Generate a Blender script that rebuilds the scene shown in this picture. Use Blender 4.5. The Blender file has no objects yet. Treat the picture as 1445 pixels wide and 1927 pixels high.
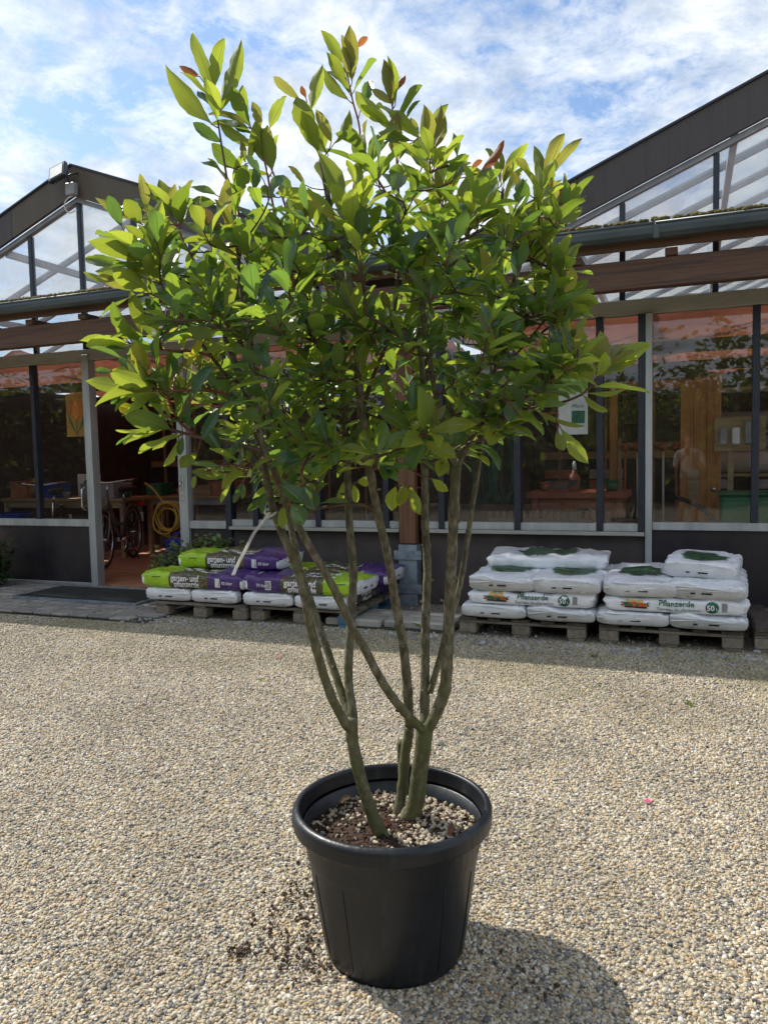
import bpy, bmesh, math, random
import numpy as np
from mathutils import Vector, Matrix
from mathutils.bvhtree import BVHTree

scene = bpy.context.scene
COL = scene.collection
R = math.radians

# ------------------------------------------------------------------ camera
cam_d = bpy.data.cameras.new('camera')
cam = bpy.data.objects.new('camera', cam_d)
COL.objects.link(cam)
scene.camera = cam
yaw, pitch, roll = R(21.5), R(-4.05), 0.0218
fw = Vector((-math.sin(yaw) * math.cos(pitch), math.cos(yaw) * math.cos(pitch), math.sin(pitch)))
r0 = fw.cross(Vector((0, 0, 1))).normalized()
u0 = r0.cross(fw)
cr = math.cos(roll) * r0 - math.sin(roll) * u0
cu = math.sin(roll) * r0 + math.cos(roll) * u0
M = Matrix((cr, cu, -fw)).transposed().to_4x4()
M.translation = (0, 0, 1.45)
cam.matrix_world = M
cam_d.sensor_fit = 'VERTICAL'
cam_d.sensor_height = 24
cam_d.lens = 24 * 1450 / 1927
cam_d.clip_start, cam_d.clip_end = 0.05, 900

# ------------------------------------------------------------------ sky, sun, exposure
SUN = Vector((-0.91, 0.27, 1.0)).normalized()          # towards the sun
elev = math.asin(SUN.z)
world = bpy.data.worlds.new('World')
scene.world = world
world.use_nodes = True
nt = world.node_tree
for n in list(nt.nodes):
    nt.nodes.remove(n)
N, K = nt.nodes, nt.links
out = N.new('ShaderNodeOutputWorld')
bg = N.new('ShaderNodeBackground')
bg.inputs['Strength'].default_value = 0.1
sky = N.new('ShaderNodeTexSky')
sky.sky_type = 'NISHITA'
sky.sun_disc = False
sky.sun_elevation = elev
sky.sun_rotation = math.atan2(SUN.x, SUN.y)
sky.air_density, sky.dust_density, sky.ozone_density = 1.0, 0.6, 1.6
tc = N.new('ShaderNodeTexCoord')
sep = N.new('ShaderNodeSeparateXYZ')
K.new(tc.outputs['Generated'], sep.inputs[0])
def wmath(op, a, b=None, clamp=False):
    m = N.new('ShaderNodeMath'); m.operation = op; m.use_clamp = clamp
    for i, v in enumerate((a, b)):
        if v is None: continue
        if isinstance(v, (int, float)): m.inputs[i].default_value = v
        else: K.new(v, m.inputs[i])
    return m.outputs[0]
den = wmath('ADD', wmath('MAXIMUM', sep.outputs[2], 0.0), 0.22)
cxy = N.new('ShaderNodeCombineXYZ')
K.new(wmath('DIVIDE', sep.outputs[0], den), cxy.inputs[0])
K.new(wmath('DIVIDE', sep.outputs[1], den), cxy.inputs[1])
def wnoise(scale, detail, rough, off, dist=0.0):
    mp = N.new('ShaderNodeMapping'); mp.inputs['Location'].default_value = off
    K.new(cxy.outputs[0], mp.inputs[0])
    t = N.new('ShaderNodeTexNoise')
    t.inputs['Scale'].default_value = scale; t.inputs['Detail'].default_value = detail
    t.inputs['Roughness'].default_value = rough; t.inputs['Distortion'].default_value = dist
    K.new(mp.outputs[0], t.inputs['Vector'])
    return t.outputs['Fac']
def wramp(fac, stops):
    r = N.new('ShaderNodeValToRGB')
    while len(r.color_ramp.elements) < len(stops): r.color_ramp.elements.new(0.5)
    for e, (p, c) in zip(r.color_ramp.elements, stops):
        e.position = p; e.color = (c, c, c, 1) if isinstance(c, float) else (*c, 1)
    K.new(fac, r.inputs[0])
    return r.outputs['Color']
big = wnoise(1.5, 3, 0.55, (2.0, 6.0, 0), 0.2)
fine = wnoise(8.5, 10, 0.68, (1.7, 4.2, 0), 0.25)
cov = wmath('ADD', wmath('MULTIPLY', big, 0.62), wmath('MULTIPLY', fine, 0.38))
mask = wramp(cov, [(0.42, 0.02), (0.475, 0.60), (0.55, 1.0)])
shade = wnoise(5.2, 9, 0.68, (7.3, 2.2, 0), 0.3)
ccol = wramp(shade, [(0.36, (3.2, 3.65, 4.25)), (0.48, (4.5, 4.85, 5.25)), (0.60, (5.9, 6.1, 6.3))])
mix = N.new('ShaderNodeMix'); mix.data_type = 'RGBA'
K.new(mask, mix.inputs[0])
skyb = N.new('ShaderNodeMix'); skyb.data_type = 'RGBA'; skyb.blend_type = 'MULTIPLY'
skyb.inputs[0].default_value = 1.0
K.new(sky.outputs[0], skyb.inputs[6]); skyb.inputs[7].default_value = (0.80, 0.87, 0.93, 1)
K.new(skyb.outputs[2], mix.inputs[6])
K.new(ccol, mix.inputs[7])
K.new(mix.outputs[2], bg.inputs['Color'])
K.new(bg.outputs[0], out.inputs[0])

sun_d = bpy.data.lights.new('sun', 'SUN')
sun_d.energy, sun_d.angle, sun_d.color = 2.75, R(0.6), (1.0, 0.94, 0.83)
sun = bpy.data.objects.new('sun', sun_d)
COL.objects.link(sun)
sun.rotation_euler = (-SUN).to_track_quat('-Z', 'Y').to_euler()
sun.location = (-12, 6, 16)

vs = scene.view_settings
scene.display_settings.display_device = 'sRGB'
vs.view_transform, vs.look, vs.gamma, vs.use_curve_mapping = 'Standard', 'None', 1.0, False
vs.exposure = 0.96
cy = scene.cycles
cy.use_denoising = True
cy.max_bounces, cy.diffuse_bounces, cy.glossy_bounces = 10, 4, 3
cy.transmission_bounces, cy.transparent_max_bounces = 6, 24
cy.caustics_reflective = cy.caustics_refractive = False
cy.sample_clamp_indirect = 6

# ------------------------------------------------------------------ helpers
class MB:
    """collects geometry for ONE mesh object"""
    def __init__(s): s.v, s.f, s.m, s.sm = [], [], [], []
    def add(s, vs_, fs, mi=0, smooth=False):
        b = len(s.v)
        s.v += [tuple(v) for v in vs_]
        for f in fs:
            s.f.append(tuple(b + i for i in f)); s.m.append(mi); s.sm.append(smooth)
        return s
    def box(s, a, b, mi=0, ch=0.0, mat=None):
        x0, y0, z0 = a; x1, y1, z1 = b
        bm = bmesh.new()
        bmesh.ops.create_cube(bm, size=1)
        for v in bm.verts:
            v.co = Vector(((x0 + x1) / 2 + v.co.x * (x1 - x0), (y0 + y1) / 2 + v.co.y * (y1 - y0), (z0 + z1) / 2 + v.co.z * (z1 - z0)))
        if ch: bmesh.ops.bevel(bm, geom=bm.edges[:], offset=ch, segments=1, affect='EDGES', clamp_overlap=True)
        if mat is not None: bmesh.ops.transform(bm, matrix=mat, verts=bm.verts[:])
        bm.verts.index_update()
        s.add([v.co[:] for v in bm.verts], [[v.index for v in f.verts] for f in bm.faces], mi)
        bm.free()
        return s
    def prism(s, poly, y0, y1, mi=0):
        """poly in XZ, extruded along Y"""
        n = len(poly)
        vs_ = [(x, y0, z) for x, z in poly] + [(x, y1, z) for x, z in poly]
        fs = [tuple(range(n)), tuple(range(2 * n - 1, n - 1, -1))] + [(i, i + n, (i + 1) % n + n, (i + 1) % n) for i in range(n)]
        return s.add(vs_, fs, mi)
    def tube(s, pts, rad, n=8, mi=0, cap=True, closed=False):
        pts = [Vector(p) for p in pts]
        if not hasattr(rad, '__len__'): rad = [rad] * len(pts)
        vs_, fs = [], []
        m = len(pts)
        prev = None
        for i, p in enumerate(pts):
            if closed: t = pts[(i + 1) % m] - pts[i - 1]
            else: t = pts[min(i + 1, m - 1)] - pts[max(i - 1, 0)]
            t = t.normalized() if t.length > 1e-9 else Vector((0, 0, 1))
            if prev is None:
                a = t.orthogonal().normalized()
            else:
                a = prev - t * prev.dot(t)
                a = a.normalized() if a.length > 1e-6 else t.orthogonal().normalized()
            prev = a
            b = t.cross(a)
            for k in range(n):
                w = 2 * math.pi * k / n
                vs_.append(p + (a * math.cos(w) + b * math.sin(w)) * rad[i])
        for i in range(m if closed else m - 1):
            j = (i + 1) % m
            for k in range(n):
                l = (k + 1) % n
                fs.append((i * n + k, i * n + l, j * n + l, j * n + k))
        if cap and not closed:
            fs.append(tuple(range(n - 1, -1, -1))); fs.append(tuple((m - 1) * n + k for k in range(n)))
        return s.add(vs_, fs, mi, True)
    def lathe(s, prof, n=48, mi=0, c=(0, 0, 0), smooth=True, closed=False):
        vs_, fs = [], []
        for r, z in prof:
            for k in range(n):
                w = 2 * math.pi * k / n
                vs_.append((c[0] + r * math.cos(w), c[1] + r * math.sin(w), c[2] + z))
        m = len(prof)
        for i in range(m if closed else m - 1):
            j = (i + 1) % m
            for k in range(n):
                l = (k + 1) % n
                fs.append((i * n + k, i * n + l, j * n + l, j * n + k))
        return s.add(vs_, fs, mi, smooth)
    def mesh(s, name, mats):
        me = bpy.data.meshes.new(name)
        me.from_pydata(s.v, [], s.f)
        for m in (mats if isinstance(mats, (list, tuple)) else [mats]): me.materials.append(m)
        me.polygons.foreach_set('material_index', s.m)
        me.polygons.foreach_set('use_smooth', s.sm)
        me.update()
        return me
    def build(s, name, mats, parent=None, loc=None, rot=None):
        return link(name, s.mesh(name, mats), parent, loc, rot)

def link(name, me, parent=None, loc=None, rot=None):
    o = bpy.data.objects.new(name, me)
    COL.objects.link(o)
    if parent is not None: o.parent = parent
    if loc is not None: o.location = loc
    if rot is not None: o.rotation_euler = rot
    return o
def tag(o, label=None, cat=None, group=None, kind=None):
    if label: o['label'] = label
    if cat: o['category'] = cat
    if group: o['group'] = group
    if kind: o['kind'] = kind
    return o
def thing(name, label, cat, loc=(0, 0, 0), rz=0.0, group=None):
    o = link(name, None, None, loc, (0, 0, rz))
    o.empty_display_size = 0.1
    return tag(o, label, cat, group)
def copy_tree(o, parent=None):
    c = o.copy(); COL.objects.link(c); c.parent = parent
    for ch in [x for x in COL.objects if x.parent == o]:
        copy_tree(ch, c)
    return c
def catmull(pts, step):
    P = [Vector(p) for p in pts]
    if len(P) < 3: P = [P[0], (P[0] + P[-1]) / 2, P[-1]]
    P = [2 * P[0] - P[1]] + P + [2 * P[-1] - P[-2]]
    res = []
    for i in range(1, len(P) - 2):
        p0, p1, p2, p3 = P[i - 1:i + 3]
        n = max(2, int((p2 - p1).length / step))
        for k in range(n):
            t = k / n
            res.append(0.5 * ((2 * p1) + (p2 - p0) * t + (2 * p0 - 5 * p1 + 4 * p2 - p3) * t * t + (3 * p1 - p0 - 3 * p2 + p3) * t ** 3))
    res.append(P[-2])
    return res

# ------------------------------------------------------------------ materials
def newmat(name):
    m = bpy.data.materials.new(name); m.use_nodes = True
    return m, m.node_tree.nodes, m.node_tree.links, m.node_tree.nodes['Principled BSDF']
def setramp(r, stops, interp='LINEAR'):
    r.color_ramp.interpolation = interp
    while len(r.color_ramp.elements) < len(stops): r.color_ramp.elements.new(0.5)
    for e, (p, c) in zip(r.color_ramp.elements, stops):
        e.position = p; e.color = (*c, 1)
def pmat(name, c1, c2=None, scale=8.0, rough=0.6, bump=0.0, stretch=(1, 1, 1), metal=0.0, detail=6, bscale=None, rvar=0.12, spec=0.5, perobj=0.0, lo=0.35, hi=0.65, c3=None):
    """two-tone procedural surface: noise colour, roughness wear, fine relief, tone differing from piece to piece"""
    m, n, k, b = newmat(name)
    c2 = c2 or tuple(min(1, x * 1.25) for x in c1)
    t = n.new('ShaderNodeTexCoord'); mp = n.new('ShaderNodeMapping'); mp.inputs['Scale'].default_value = stretch
    oi = n.new('ShaderNodeObjectInfo')
    k.new(t.outputs['Object'], mp.inputs[0])
    off = n.new('ShaderNodeVectorMath'); off.operation = 'MULTIPLY_ADD'
    k.new(oi.outputs['Random'], off.inputs[0]); off.inputs[1].default_value = (37, 51, 23); k.new(mp.outputs[0], off.inputs[2])
    ns = n.new('ShaderNodeTexNoise'); ns.inputs['Scale'].default_value = scale; ns.inputs['Detail'].default_value = detail; ns.inputs['Roughness'].default_value = 0.62
    k.new(off.outputs[0], ns.inputs['Vector'])
    rp = n.new('ShaderNodeValToRGB')
    setramp(rp, [(lo, c1), (hi, c2)] if c3 is None else [(lo, c1), ((lo + hi) / 2, c2), (hi, c3)])
    k.new(ns.outputs['Fac'], rp.inputs[0])
    col = rp.outputs[0]
    if perobj:
        hs = n.new('ShaderNodeHueSaturation')
        mr = n.new('ShaderNodeMapRange'); mr.inputs['To Min'].default_value = 1 - perobj; mr.inputs['To Max'].default_value = 1 + perobj
        k.new(oi.outputs['Random'], mr.inputs[0]); k.new(mr.outputs[0], hs.inputs['Value']); k.new(col, hs.inputs['Color'])
        col = hs.outputs[0]
    k.new(col, b.inputs['Base Color'])
    mr = n.new('ShaderNodeMapRange'); mr.inputs['To Min'].default_value = max(0.03, rough - rvar); mr.inputs['To Max'].default_value = min(1, rough + rvar)
    k.new(ns.outputs['Fac'], mr.inputs[0]); k.new(mr.outputs[0], b.inputs['Roughness'])
    b.inputs['Metallic'].default_value = metal
    b.inputs['Specular IOR Level'].default_value = spec
    if bump:
        n2 = n.new('ShaderNodeTexNoise'); n2.inputs['Scale'].default_value = bscale or scale * 3; n2.inputs['Detail'].default_value = 5
        k.new(off.outputs[0], n2.inputs['Vector'])
        bp = n.new('ShaderNodeBump'); bp.inputs['Strength'].default_value = min(1, bump); bp.inputs['Distance'].default_value = 0.01
        k.new(n2.outputs['Fac'], bp.inputs['Height']); k.new(bp.outputs[0], b.inputs['Normal'])
    return m
def glass(name, tint=(0.9, 0.95, 0.95), haze=0.06, hazecol=(0.75, 0.8, 0.82), dscale=3.0, amount=0.5):
    """a pane: clear with mirror reflection by angle, and a thin uneven film of dust"""
    m, n, k, b = newmat(name)
    n.remove(b)
    o = n['Material Output']
    tr = n.new('ShaderNodeBsdfTransparent'); tr.inputs[0].default_value = (*tint, 1)
    gl = n.new('ShaderNodeBsdfGlossy'); gl.inputs['Roughness'].default_value = 0.015
    # mirror share by angle, the same from both sides of the thin pane
    lw = n.new('ShaderNodeNewGeometry'); dt = n.new('ShaderNodeVectorMath'); dt.operation = 'DOT_PRODUCT'
    k.new(lw.outputs['Normal'], dt.inputs[0]); k.new(lw.outputs['Incoming'], dt.inputs[1])
    def mth(op, a, b_=None):
        q = n.new('ShaderNodeMath'); q.operation = op
        for i_, v_ in enumerate((a, b_)):
            if v_ is None: continue
            if isinstance(v_, (int, float)): q.inputs[i_].default_value = v_
            else: k.new(v_, q.inputs[i_])
        return q.outputs[0]
    fr = mth('ADD', mth('MULTIPLY', mth('POWER', mth('SUBTRACT', 1.0, mth('ABSOLUTE', dt.outputs['Value'])), 5.0), 0.94), 0.055)
    t = n.new('ShaderNodeTexCoord')
    nz = n.new('ShaderNodeTexNoise'); nz.inputs['Scale'].default_value = 1.3
    k.new(t.outputs['Object'], nz.inputs['Vector'])
    bp = n.new('ShaderNodeBump'); bp.inputs['Strength'].default_value = 0.06; bp.inputs['Distance'].default_value = 0.02
    k.new(nz.outputs['Fac'], bp.inputs['Height']); k.new(bp.outputs[0], gl.inputs['Normal'])
    m1 = n.new('ShaderNodeMixShader'); k.new(fr, m1.inputs[0]); k.new(tr.outputs[0], m1.inputs[1]); k.new(gl.outputs[0], m1.inputs[2])
    df = n.new('ShaderNodeBsdfDiffuse'); df.inputs[0].default_value = (*hazecol, 1)
    tl = n.new('ShaderNodeBsdfTranslucent'); tl.inputs[0].default_value = (*hazecol, 1)
    m2 = n.new('ShaderNodeMixShader'); m2.inputs[0].default_value = 0.6; k.new(df.outputs[0], m2.inputs[1]); k.new(tl.outputs[0], m2.inputs[2])
    n2 = n.new('ShaderNodeTexNoise'); n2.inputs['Scale'].default_value = dscale; n2.inputs['Detail'].default_value = 8; n2.inputs['Roughness'].default_value = 0.65
    k.new(t.outputs['Object'], n2.inputs['Vector'])
    mr = n.new('ShaderNodeMapRange'); mr.inputs['From Min'].default_value = 0.3; mr.inputs['From Max'].default_value = 0.75
    mr.inputs['To Min'].default_value = haze * (1 - amount); mr.inputs['To Max'].default_value = haze * (1 + amount)
    k.new(n2.outputs['Fac'], mr.inputs[0])
    m3 = n.new('ShaderNodeMixShader'); k.new(mr.outputs[0], m3.inputs[0]); k.new(m1.outputs[0], m3.inputs[1]); k.new(m2.outputs[0], m3.inputs[2])
    k.new(m3.outputs[0], o.inputs[0])
    return m
def cloth(name, c, t, frac=0.5, scale=6):
    m, n, k, b = newmat(name)
    o = n['Material Output']
    b.inputs['Roughness'].default_value = 0.9
    tl = n.new('ShaderNodeBsdfTranslucent')
    ns = n.new('ShaderNodeTexNoise'); ns.inputs['Scale'].default_value = scale; ns.inputs['Detail'].default_value = 6
    rp = n.new('ShaderNodeValToRGB'); setramp(rp, [(0.3, tuple(x * 0.7 for x in c)), (0.7, c)])
    rp2 = n.new('ShaderNodeValToRGB'); setramp(rp2, [(0.3, tuple(x * 0.7 for x in t)), (0.7, t)])
    for q in (rp, rp2): k.new(ns.outputs['Fac'], q.inputs[0])
    k.new(rp.outputs[0], b.inputs['Base Color']); k.new(rp2.outputs[0], tl.inputs[0])
    mx = n.new('ShaderNodeMixShader'); mx.inputs[0].default_value = frac
    k.new(b.outputs[0], mx.inputs[1]); k.new(tl.outputs[0], mx.inputs[2]); k.new(mx.outputs[0], o.inputs[0])
    return m

MT = {}
MT['fascia'] = pmat('fascia_board', (0.040, 0.033, 0.032), (0.066, 0.054, 0.051), 4, 0.55, 0.15, (3, 1, 0.3), c3=(0.05, 0.042, 0.04), lo=0.25, hi=0.75)
MT['fascia2'] = pmat('fascia_board_brown', (0.075, 0.058, 0.036), (0.1, 0.078, 0.05), 5, 0.55, 0.1, (1, 1, 0.3))
MT['alu'] = pmat('weathered_aluminium', (0.34, 0.37, 0.38), (0.48, 0.50, 0.50), 9, 0.45, 0.05, (1, 1, 0.2), metal=0.35)
MT['alubeige'] = pmat('dull_beige_frame', (0.30, 0.29, 0.25), (0.40, 0.39, 0.34), 9, 0.55, 0.05, (0.2, 1, 1))
MT['bar'] = pmat('dark_blue_glazing_bar', (0.012, 0.016, 0.028), (0.022, 0.028, 0.045), 12, 0.4, 0.05)
MT['roofbar'] = pmat('grey_roof_bar', (0.24, 0.26, 0.29), (0.34, 0.36, 0.39), 8, 0.5, 0.05)
MT['steel'] = pmat('galvanised_steel', (0.2, 0.25, 0.3), (0.34, 0.4, 0.46), 14, 0.45, 0.08, metal=0.4)
MT['gutter'] = pmat('zinc_gutter', (0.05, 0.066, 0.072), (0.085, 0.105, 0.11), 7, 0.42, 0.05, (0.3, 1, 1), metal=0.3)
MT['beam'] = pmat('stained_timber_beam', (0.038, 0.020, 0.013), (0.125, 0.062, 0.036), 3.2, 0.6, 0.25, (0.35, 6, 9), bscale=14, c3=(0.05, 0.027, 0.018), lo=0.3, hi=0.7)
MT['beamv'] = pmat('stained_timber_post', (0.10, 0.045, 0.025), (0.20, 0.09, 0.045), 4, 0.6, 0.25, (7, 7, 0.4), bscale=14)
MT['wallp'] = pmat('dark_base_panel', (0.018, 0.014, 0.020), (0.030, 0.024, 0.029), 5, 0.4, 0.15, (1, 1, 0.45), c3=(0.075, 0.065, 0.06), lo=0.4, hi=0.82)
MT['render'] = pmat('brown_grey_render', (0.055, 0.043, 0.042), (0.085, 0.068, 0.064), 5, 0.75, 0.2, bscale=60)
MT['moss'] = pmat('moss', (0.05, 0.045, 0.012), (0.15, 0.12, 0.03), 40, 0.95, 0.8, bscale=120)
MT['roofsheet'] = pmat('canopy_roof_sheet', (0.10, 0.07, 0.05), (0.18, 0.12, 0.08), 4, 0.8, 0.2)
MT['pane'] = glass('window_glass', (0.94, 0.955, 0.955), 0.02, (0.55, 0.55, 0.5))
MT['gpane'] = glass('gable_glass', (0.96, 0.975, 0.985), 0.15, (0.80, 0.84, 0.86), 2.2)
MT['rpane'] = glass('roof_glass', (0.96, 0.975, 0.985), 0.06, (0.75, 0.8, 0.82), 2.0)
MT['shade'] = cloth('orange_shade_cloth', (0.27, 0.085, 0.055), (0.33, 0.11, 0.065), 0.45, 5)
MT['dark'] = pmat('dark_partition', (0.035, 0.028, 0.028), (0.07, 0.056, 0.05), 4, 0.8)
MT['wood'] = pmat('plain_timber', (0.30, 0.18, 0.075), (0.46, 0.29, 0.13), 4, 0.6, 0.2, (6, 6, 0.5), bscale=20)
MT['woodh'] = pmat('plain_timber_plank', (0.26, 0.17, 0.085), (0.40, 0.28, 0.15), 4, 0.6, 0.2, (0.5, 6, 6), bscale=20)
MT['orangewood'] = pmat('orange_varnished_timber', (0.34, 0.125, 0.022), (0.52, 0.22, 0.045), 4, 0.4, 0.15, (6, 6, 0.5), bscale=20)
MT['redpaint'] = pmat('red_orange_paint', (0.33, 0.055, 0.02), (0.46, 0.09, 0.035), 9, 0.5, 0.1)
MT['tilefloor'] = pmat('terracotta_floor', (0.30, 0.15, 0.085), (0.42, 0.235, 0.14), 3, 0.65, 0.15, perobj=0.12)
MT['black'] = pmat('black_rubber', (0.012, 0.012, 0.013), (0.025, 0.025, 0.026), 20, 0.55, 0.1)
MT['chrome'] = pmat('bright_metal', (0.5, 0.5, 0.5), (0.65, 0.65, 0.65), 20, 0.25, 0.0, metal=0.9)
MT['white'] = pmat('white_paint', (0.68, 0.68, 0.66), (0.8, 0.8, 0.78), 9, 0.5)
MT['bluep'] = pmat('blue_plastic', (0.012, 0.03, 0.24), (0.02, 0.05, 0.36), 6, 0.4)
MT['redp'] = pmat('red_lamp_plastic', (0.5, 0.015, 0.012), (0.62, 0.03, 0.02), 6, 0.3)
MT['greenp'] = pmat('green_plastic', (0.012, 0.10, 0.045), (0.02, 0.16, 0.07), 6, 0.4)
MT['greyp'] = pmat('grey_plastic', (0.22, 0.23, 0.24), (0.33, 0.34, 0.35), 6, 0.5)
MT['yellowhose'] = pmat('yellow_hose', (0.42, 0.25, 0.03), (0.55, 0.36, 0.06), 9, 0.45)
MT['terracotta'] = pmat('terracotta', (0.32, 0.11, 0.05), (0.42, 0.16, 0.08), 8, 0.8)
# ------------------------------------------------------------------ ground
gm, n, k, b = newmat('gravel_ground')
t = n.new('ShaderNodeTexCoord')
vo = n.new('ShaderNodeTexVoronoi'); vo.inputs['Scale'].default_value = 85
k.new(t.outputs['Object'], vo.inputs['Vector'])
hs = n.new('ShaderNodeSeparateColor'); k.new(vo.outputs['Color'], hs.inputs[0])
PEB = [(0.0, (0.46, 0.385, 0.26)), (0.16, (0.51, 0.445, 0.335)), (0.30, (0.38, 0.285, 0.17)), (0.40, (0.24, 0.225, 0.205)), (0.50, (0.55, 0.50, 0.405)),
       (0.62, (0.17, 0.165, 0.16)), (0.71, (0.46, 0.345, 0.20)), (0.83, (0.32, 0.29, 0.245)), (0.91, (0.10, 0.095, 0.095)), (0.96, (0.63, 0.59, 0.52))]
rp = n.new('ShaderNodeValToRGB'); setramp(rp, PEB, 'CONSTANT'); k.new(hs.outputs[0], rp.inputs[0])
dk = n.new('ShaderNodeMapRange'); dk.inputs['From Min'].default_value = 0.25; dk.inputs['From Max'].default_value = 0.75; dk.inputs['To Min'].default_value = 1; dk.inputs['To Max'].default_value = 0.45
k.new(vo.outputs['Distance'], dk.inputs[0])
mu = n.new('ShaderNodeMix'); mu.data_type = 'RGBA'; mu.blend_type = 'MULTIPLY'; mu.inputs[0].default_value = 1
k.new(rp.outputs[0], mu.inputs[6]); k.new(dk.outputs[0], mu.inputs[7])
# weathering: a little green algae and soil in broad patches
nz = n.new('ShaderNodeTexNoise'); nz.inputs['Scale'].default_value = 0.8; nz.inputs['Detail'].default_value = 6; k.new(t.outputs['Object'], nz.inputs['Vector'])
mr = n.new('ShaderNodeMapRange'); mr.inputs['From Min'].default_value = 0.52; mr.inputs['From Max'].default_value = 0.75; mr.inputs['To Max'].default_value = 0.4; k.new(nz.outputs['Fac'], mr.inputs[0])
mg = n.new('ShaderNodeMix'); mg.data_type = 'RGBA'; k.new(mr.outputs[0], mg.inputs[0]); k.new(mu.outputs[2], mg.inputs[6]); mg.inputs[7].default_value = (0.24, 0.22, 0.11, 1)
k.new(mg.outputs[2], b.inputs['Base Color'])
b.inputs['Roughness'].default_value = 0.75
inv = n.new('ShaderNodeMath'); inv.operation = 'SUBTRACT'; inv.inputs[0].default_value = 1; k.new(vo.outputs['Distance'], inv.inputs[1])
bp = n.new('ShaderNodeBump'); bp.inputs['Strength'].default_value = 0.9; bp.inputs['Distance'].default_value = 0.008
k.new(inv.outputs[0], bp.inputs['Height']); k.new(bp.outputs[0], b.inputs['Normal'])
MT['gravel'] = gm
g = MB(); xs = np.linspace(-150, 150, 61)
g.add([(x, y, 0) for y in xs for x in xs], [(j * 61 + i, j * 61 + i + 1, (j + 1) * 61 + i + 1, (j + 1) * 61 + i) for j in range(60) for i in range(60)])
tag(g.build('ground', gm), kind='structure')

YF = 7.15                                   # facade plane
# ------------------------------------------------------------------ the two glasshouses
def house(name, label, xl, xr, apex, ztop, slope):
    h = thing(name, label, 'greenhouse', ((xl + xr) / 2, YF, 0))
    off = Vector(((xl + xr) / 2, YF, 0))
    h['off'] = [off.x, off.y, off.z]
    zt = lambda x: ztop - slope * abs(x - apex)
    O = (-off.x, -off.y, 0)
    # fascia boards along the rakes, with the pale capping strip below
    for side in (-1, 1):
        e = xl if side < 0 else xr
        cuts = [apex, apex + side * 0.92, apex + side * 2.6, e]
        for i in range(3):
            a, c = cuts[i], cuts[i + 1]
            g_ = 0.0 if i == 0 else 0.004 * side
            m = MB().prism([(a + g_, zt(a + g_) - 0.33), (c, zt(c) - 0.33), (c, zt(c)), (a + g_, zt(a + g_))], 7.05, 7.09)
            m.build('fascia', MT['fascia2'] if (i == 0 and apex < 0) else MT['fascia'], h, O)
        MB().prism([(apex, zt(apex) - 0.385), (e, zt(e) - 0.385), (e, zt(e) - 0.333), (apex, zt(apex) - 0.333)], 7.10, 7.155).build('rake_strip', MT['roofbar'], h, O)
        MB().prism([(apex, zt(apex) - 0.0), (e, zt(e) - 0.0), (e, zt(e) + 0.02), (apex, zt(apex) + 0.02)], 7.03, 7.20).build('roof_edge', MT['bar'], h, O)
    # lintel
    MB().box((xl, 7.10, 2.635), (xr, 7.19, 2.765), ch=0.006).build('lintel', MT['alubeige'], h, O)
    # gable: glazing bars and panes between lintel and rake
    nb = int(round((xr - xl) / 0.745))
    xs = [apex + (i - 20) * 0.745 for i in range(41)]
    xs = [x for x in xs if xl + 0.15 < x < xr - 0.15]
    for x in xs:
        if zt(x) - 0.40 > 2.80:
            MB().box((x - 0.024, 7.115, 2.767), (x + 0.024, 7.175, zt(x) - 0.39), ch=0.003).build('glazing_bar', MT['bar'], h, O)
    ed = [xl + 0.04] + xs + [xr - 0.04]
    for a, c in zip(ed[:-1], ed[1:]):
        if max(zt(a), zt(c)) - 0.40 < 2.85: continue
        q = [(a + 0.026, 2.767), (c - 0.026, 2.767), (c - 0.026, max(2.78, zt(c) - 0.38)), (a + 0.026, max(2.78, zt(a) - 0.38))]
        MB().prism(q, 7.142, 7.146).build('gable_pane', MT['gpane'], h, O)
    # roof: bars every 0.745 m in depth, purlins, ridge, and glass between
    zr = lambda x: zt(x) - 0.12
    depth = 11
    for side in (-1, 1):
        e = xl if side < 0 else xr
        for j in range(depth + 1):
            y = YF + 0.25 + j * 0.9
            p, q = Vector((apex, y, zr(apex))), Vector((e, y, zr(e)))
            MB().prism([(apex, zr(apex) - 0.07), (e, zr(e) - 0.07), (e, zr(e)), (apex, zr(apex))], y - 0.025, y + 0.025).build('roof_bar', MT['roofbar'], h, O)
            if j < depth:
                MB().prism([(apex, zr(apex) - 0.03), (e, zr(e) - 0.03), (e, zr(e) - 0.025), (apex, zr(apex) - 0.025)], y + 0.026, y + 0.874).build('roof_pane', MT['rpane'], h, O)
        for f in (0.33, 0.68):
            x = apex + (e - apex) * f
            MB().box((x - 0.03, YF + 0.2, zr(x) - 0.16), (x + 0.03, YF + 10.2, zr(x) - 0.075), ch=0.004).build('purlin', MT['roofbar'], h, O)
    MB().box((apex - 0.04, YF + 0.2, zr(apex) - 0.16), (apex + 0.04, YF + 10.2, zr(apex) + 0.02), ch=0.004).build('ridge', MT['roofbar'], h, O)
    return h, O
HL, OL = house('glasshouse', 'left glasshouse with open sliding door, brown gable boards and glazed gable', -10.54, -2.38, -6.46, 4.80, 0.38)
HR, OR = house('glasshouse', 'right glasshouse with dark brown rake board and orange shading behind its windows', -2.376, 5.78, 1.70, 4.88, 0.40)

def hbox(h, O, name, a, c, mat, ch=0.003):
    return MB().box(a, c, ch=ch).build(name, MT[mat], h, O)
def pane(h, O, x0, x1, z0, z1, y=7.147):
    return MB().box((x0, y - 0.002, z0), (x1, y + 0.002, z1)).build('pane', MT['pane'], h, O)
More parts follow.
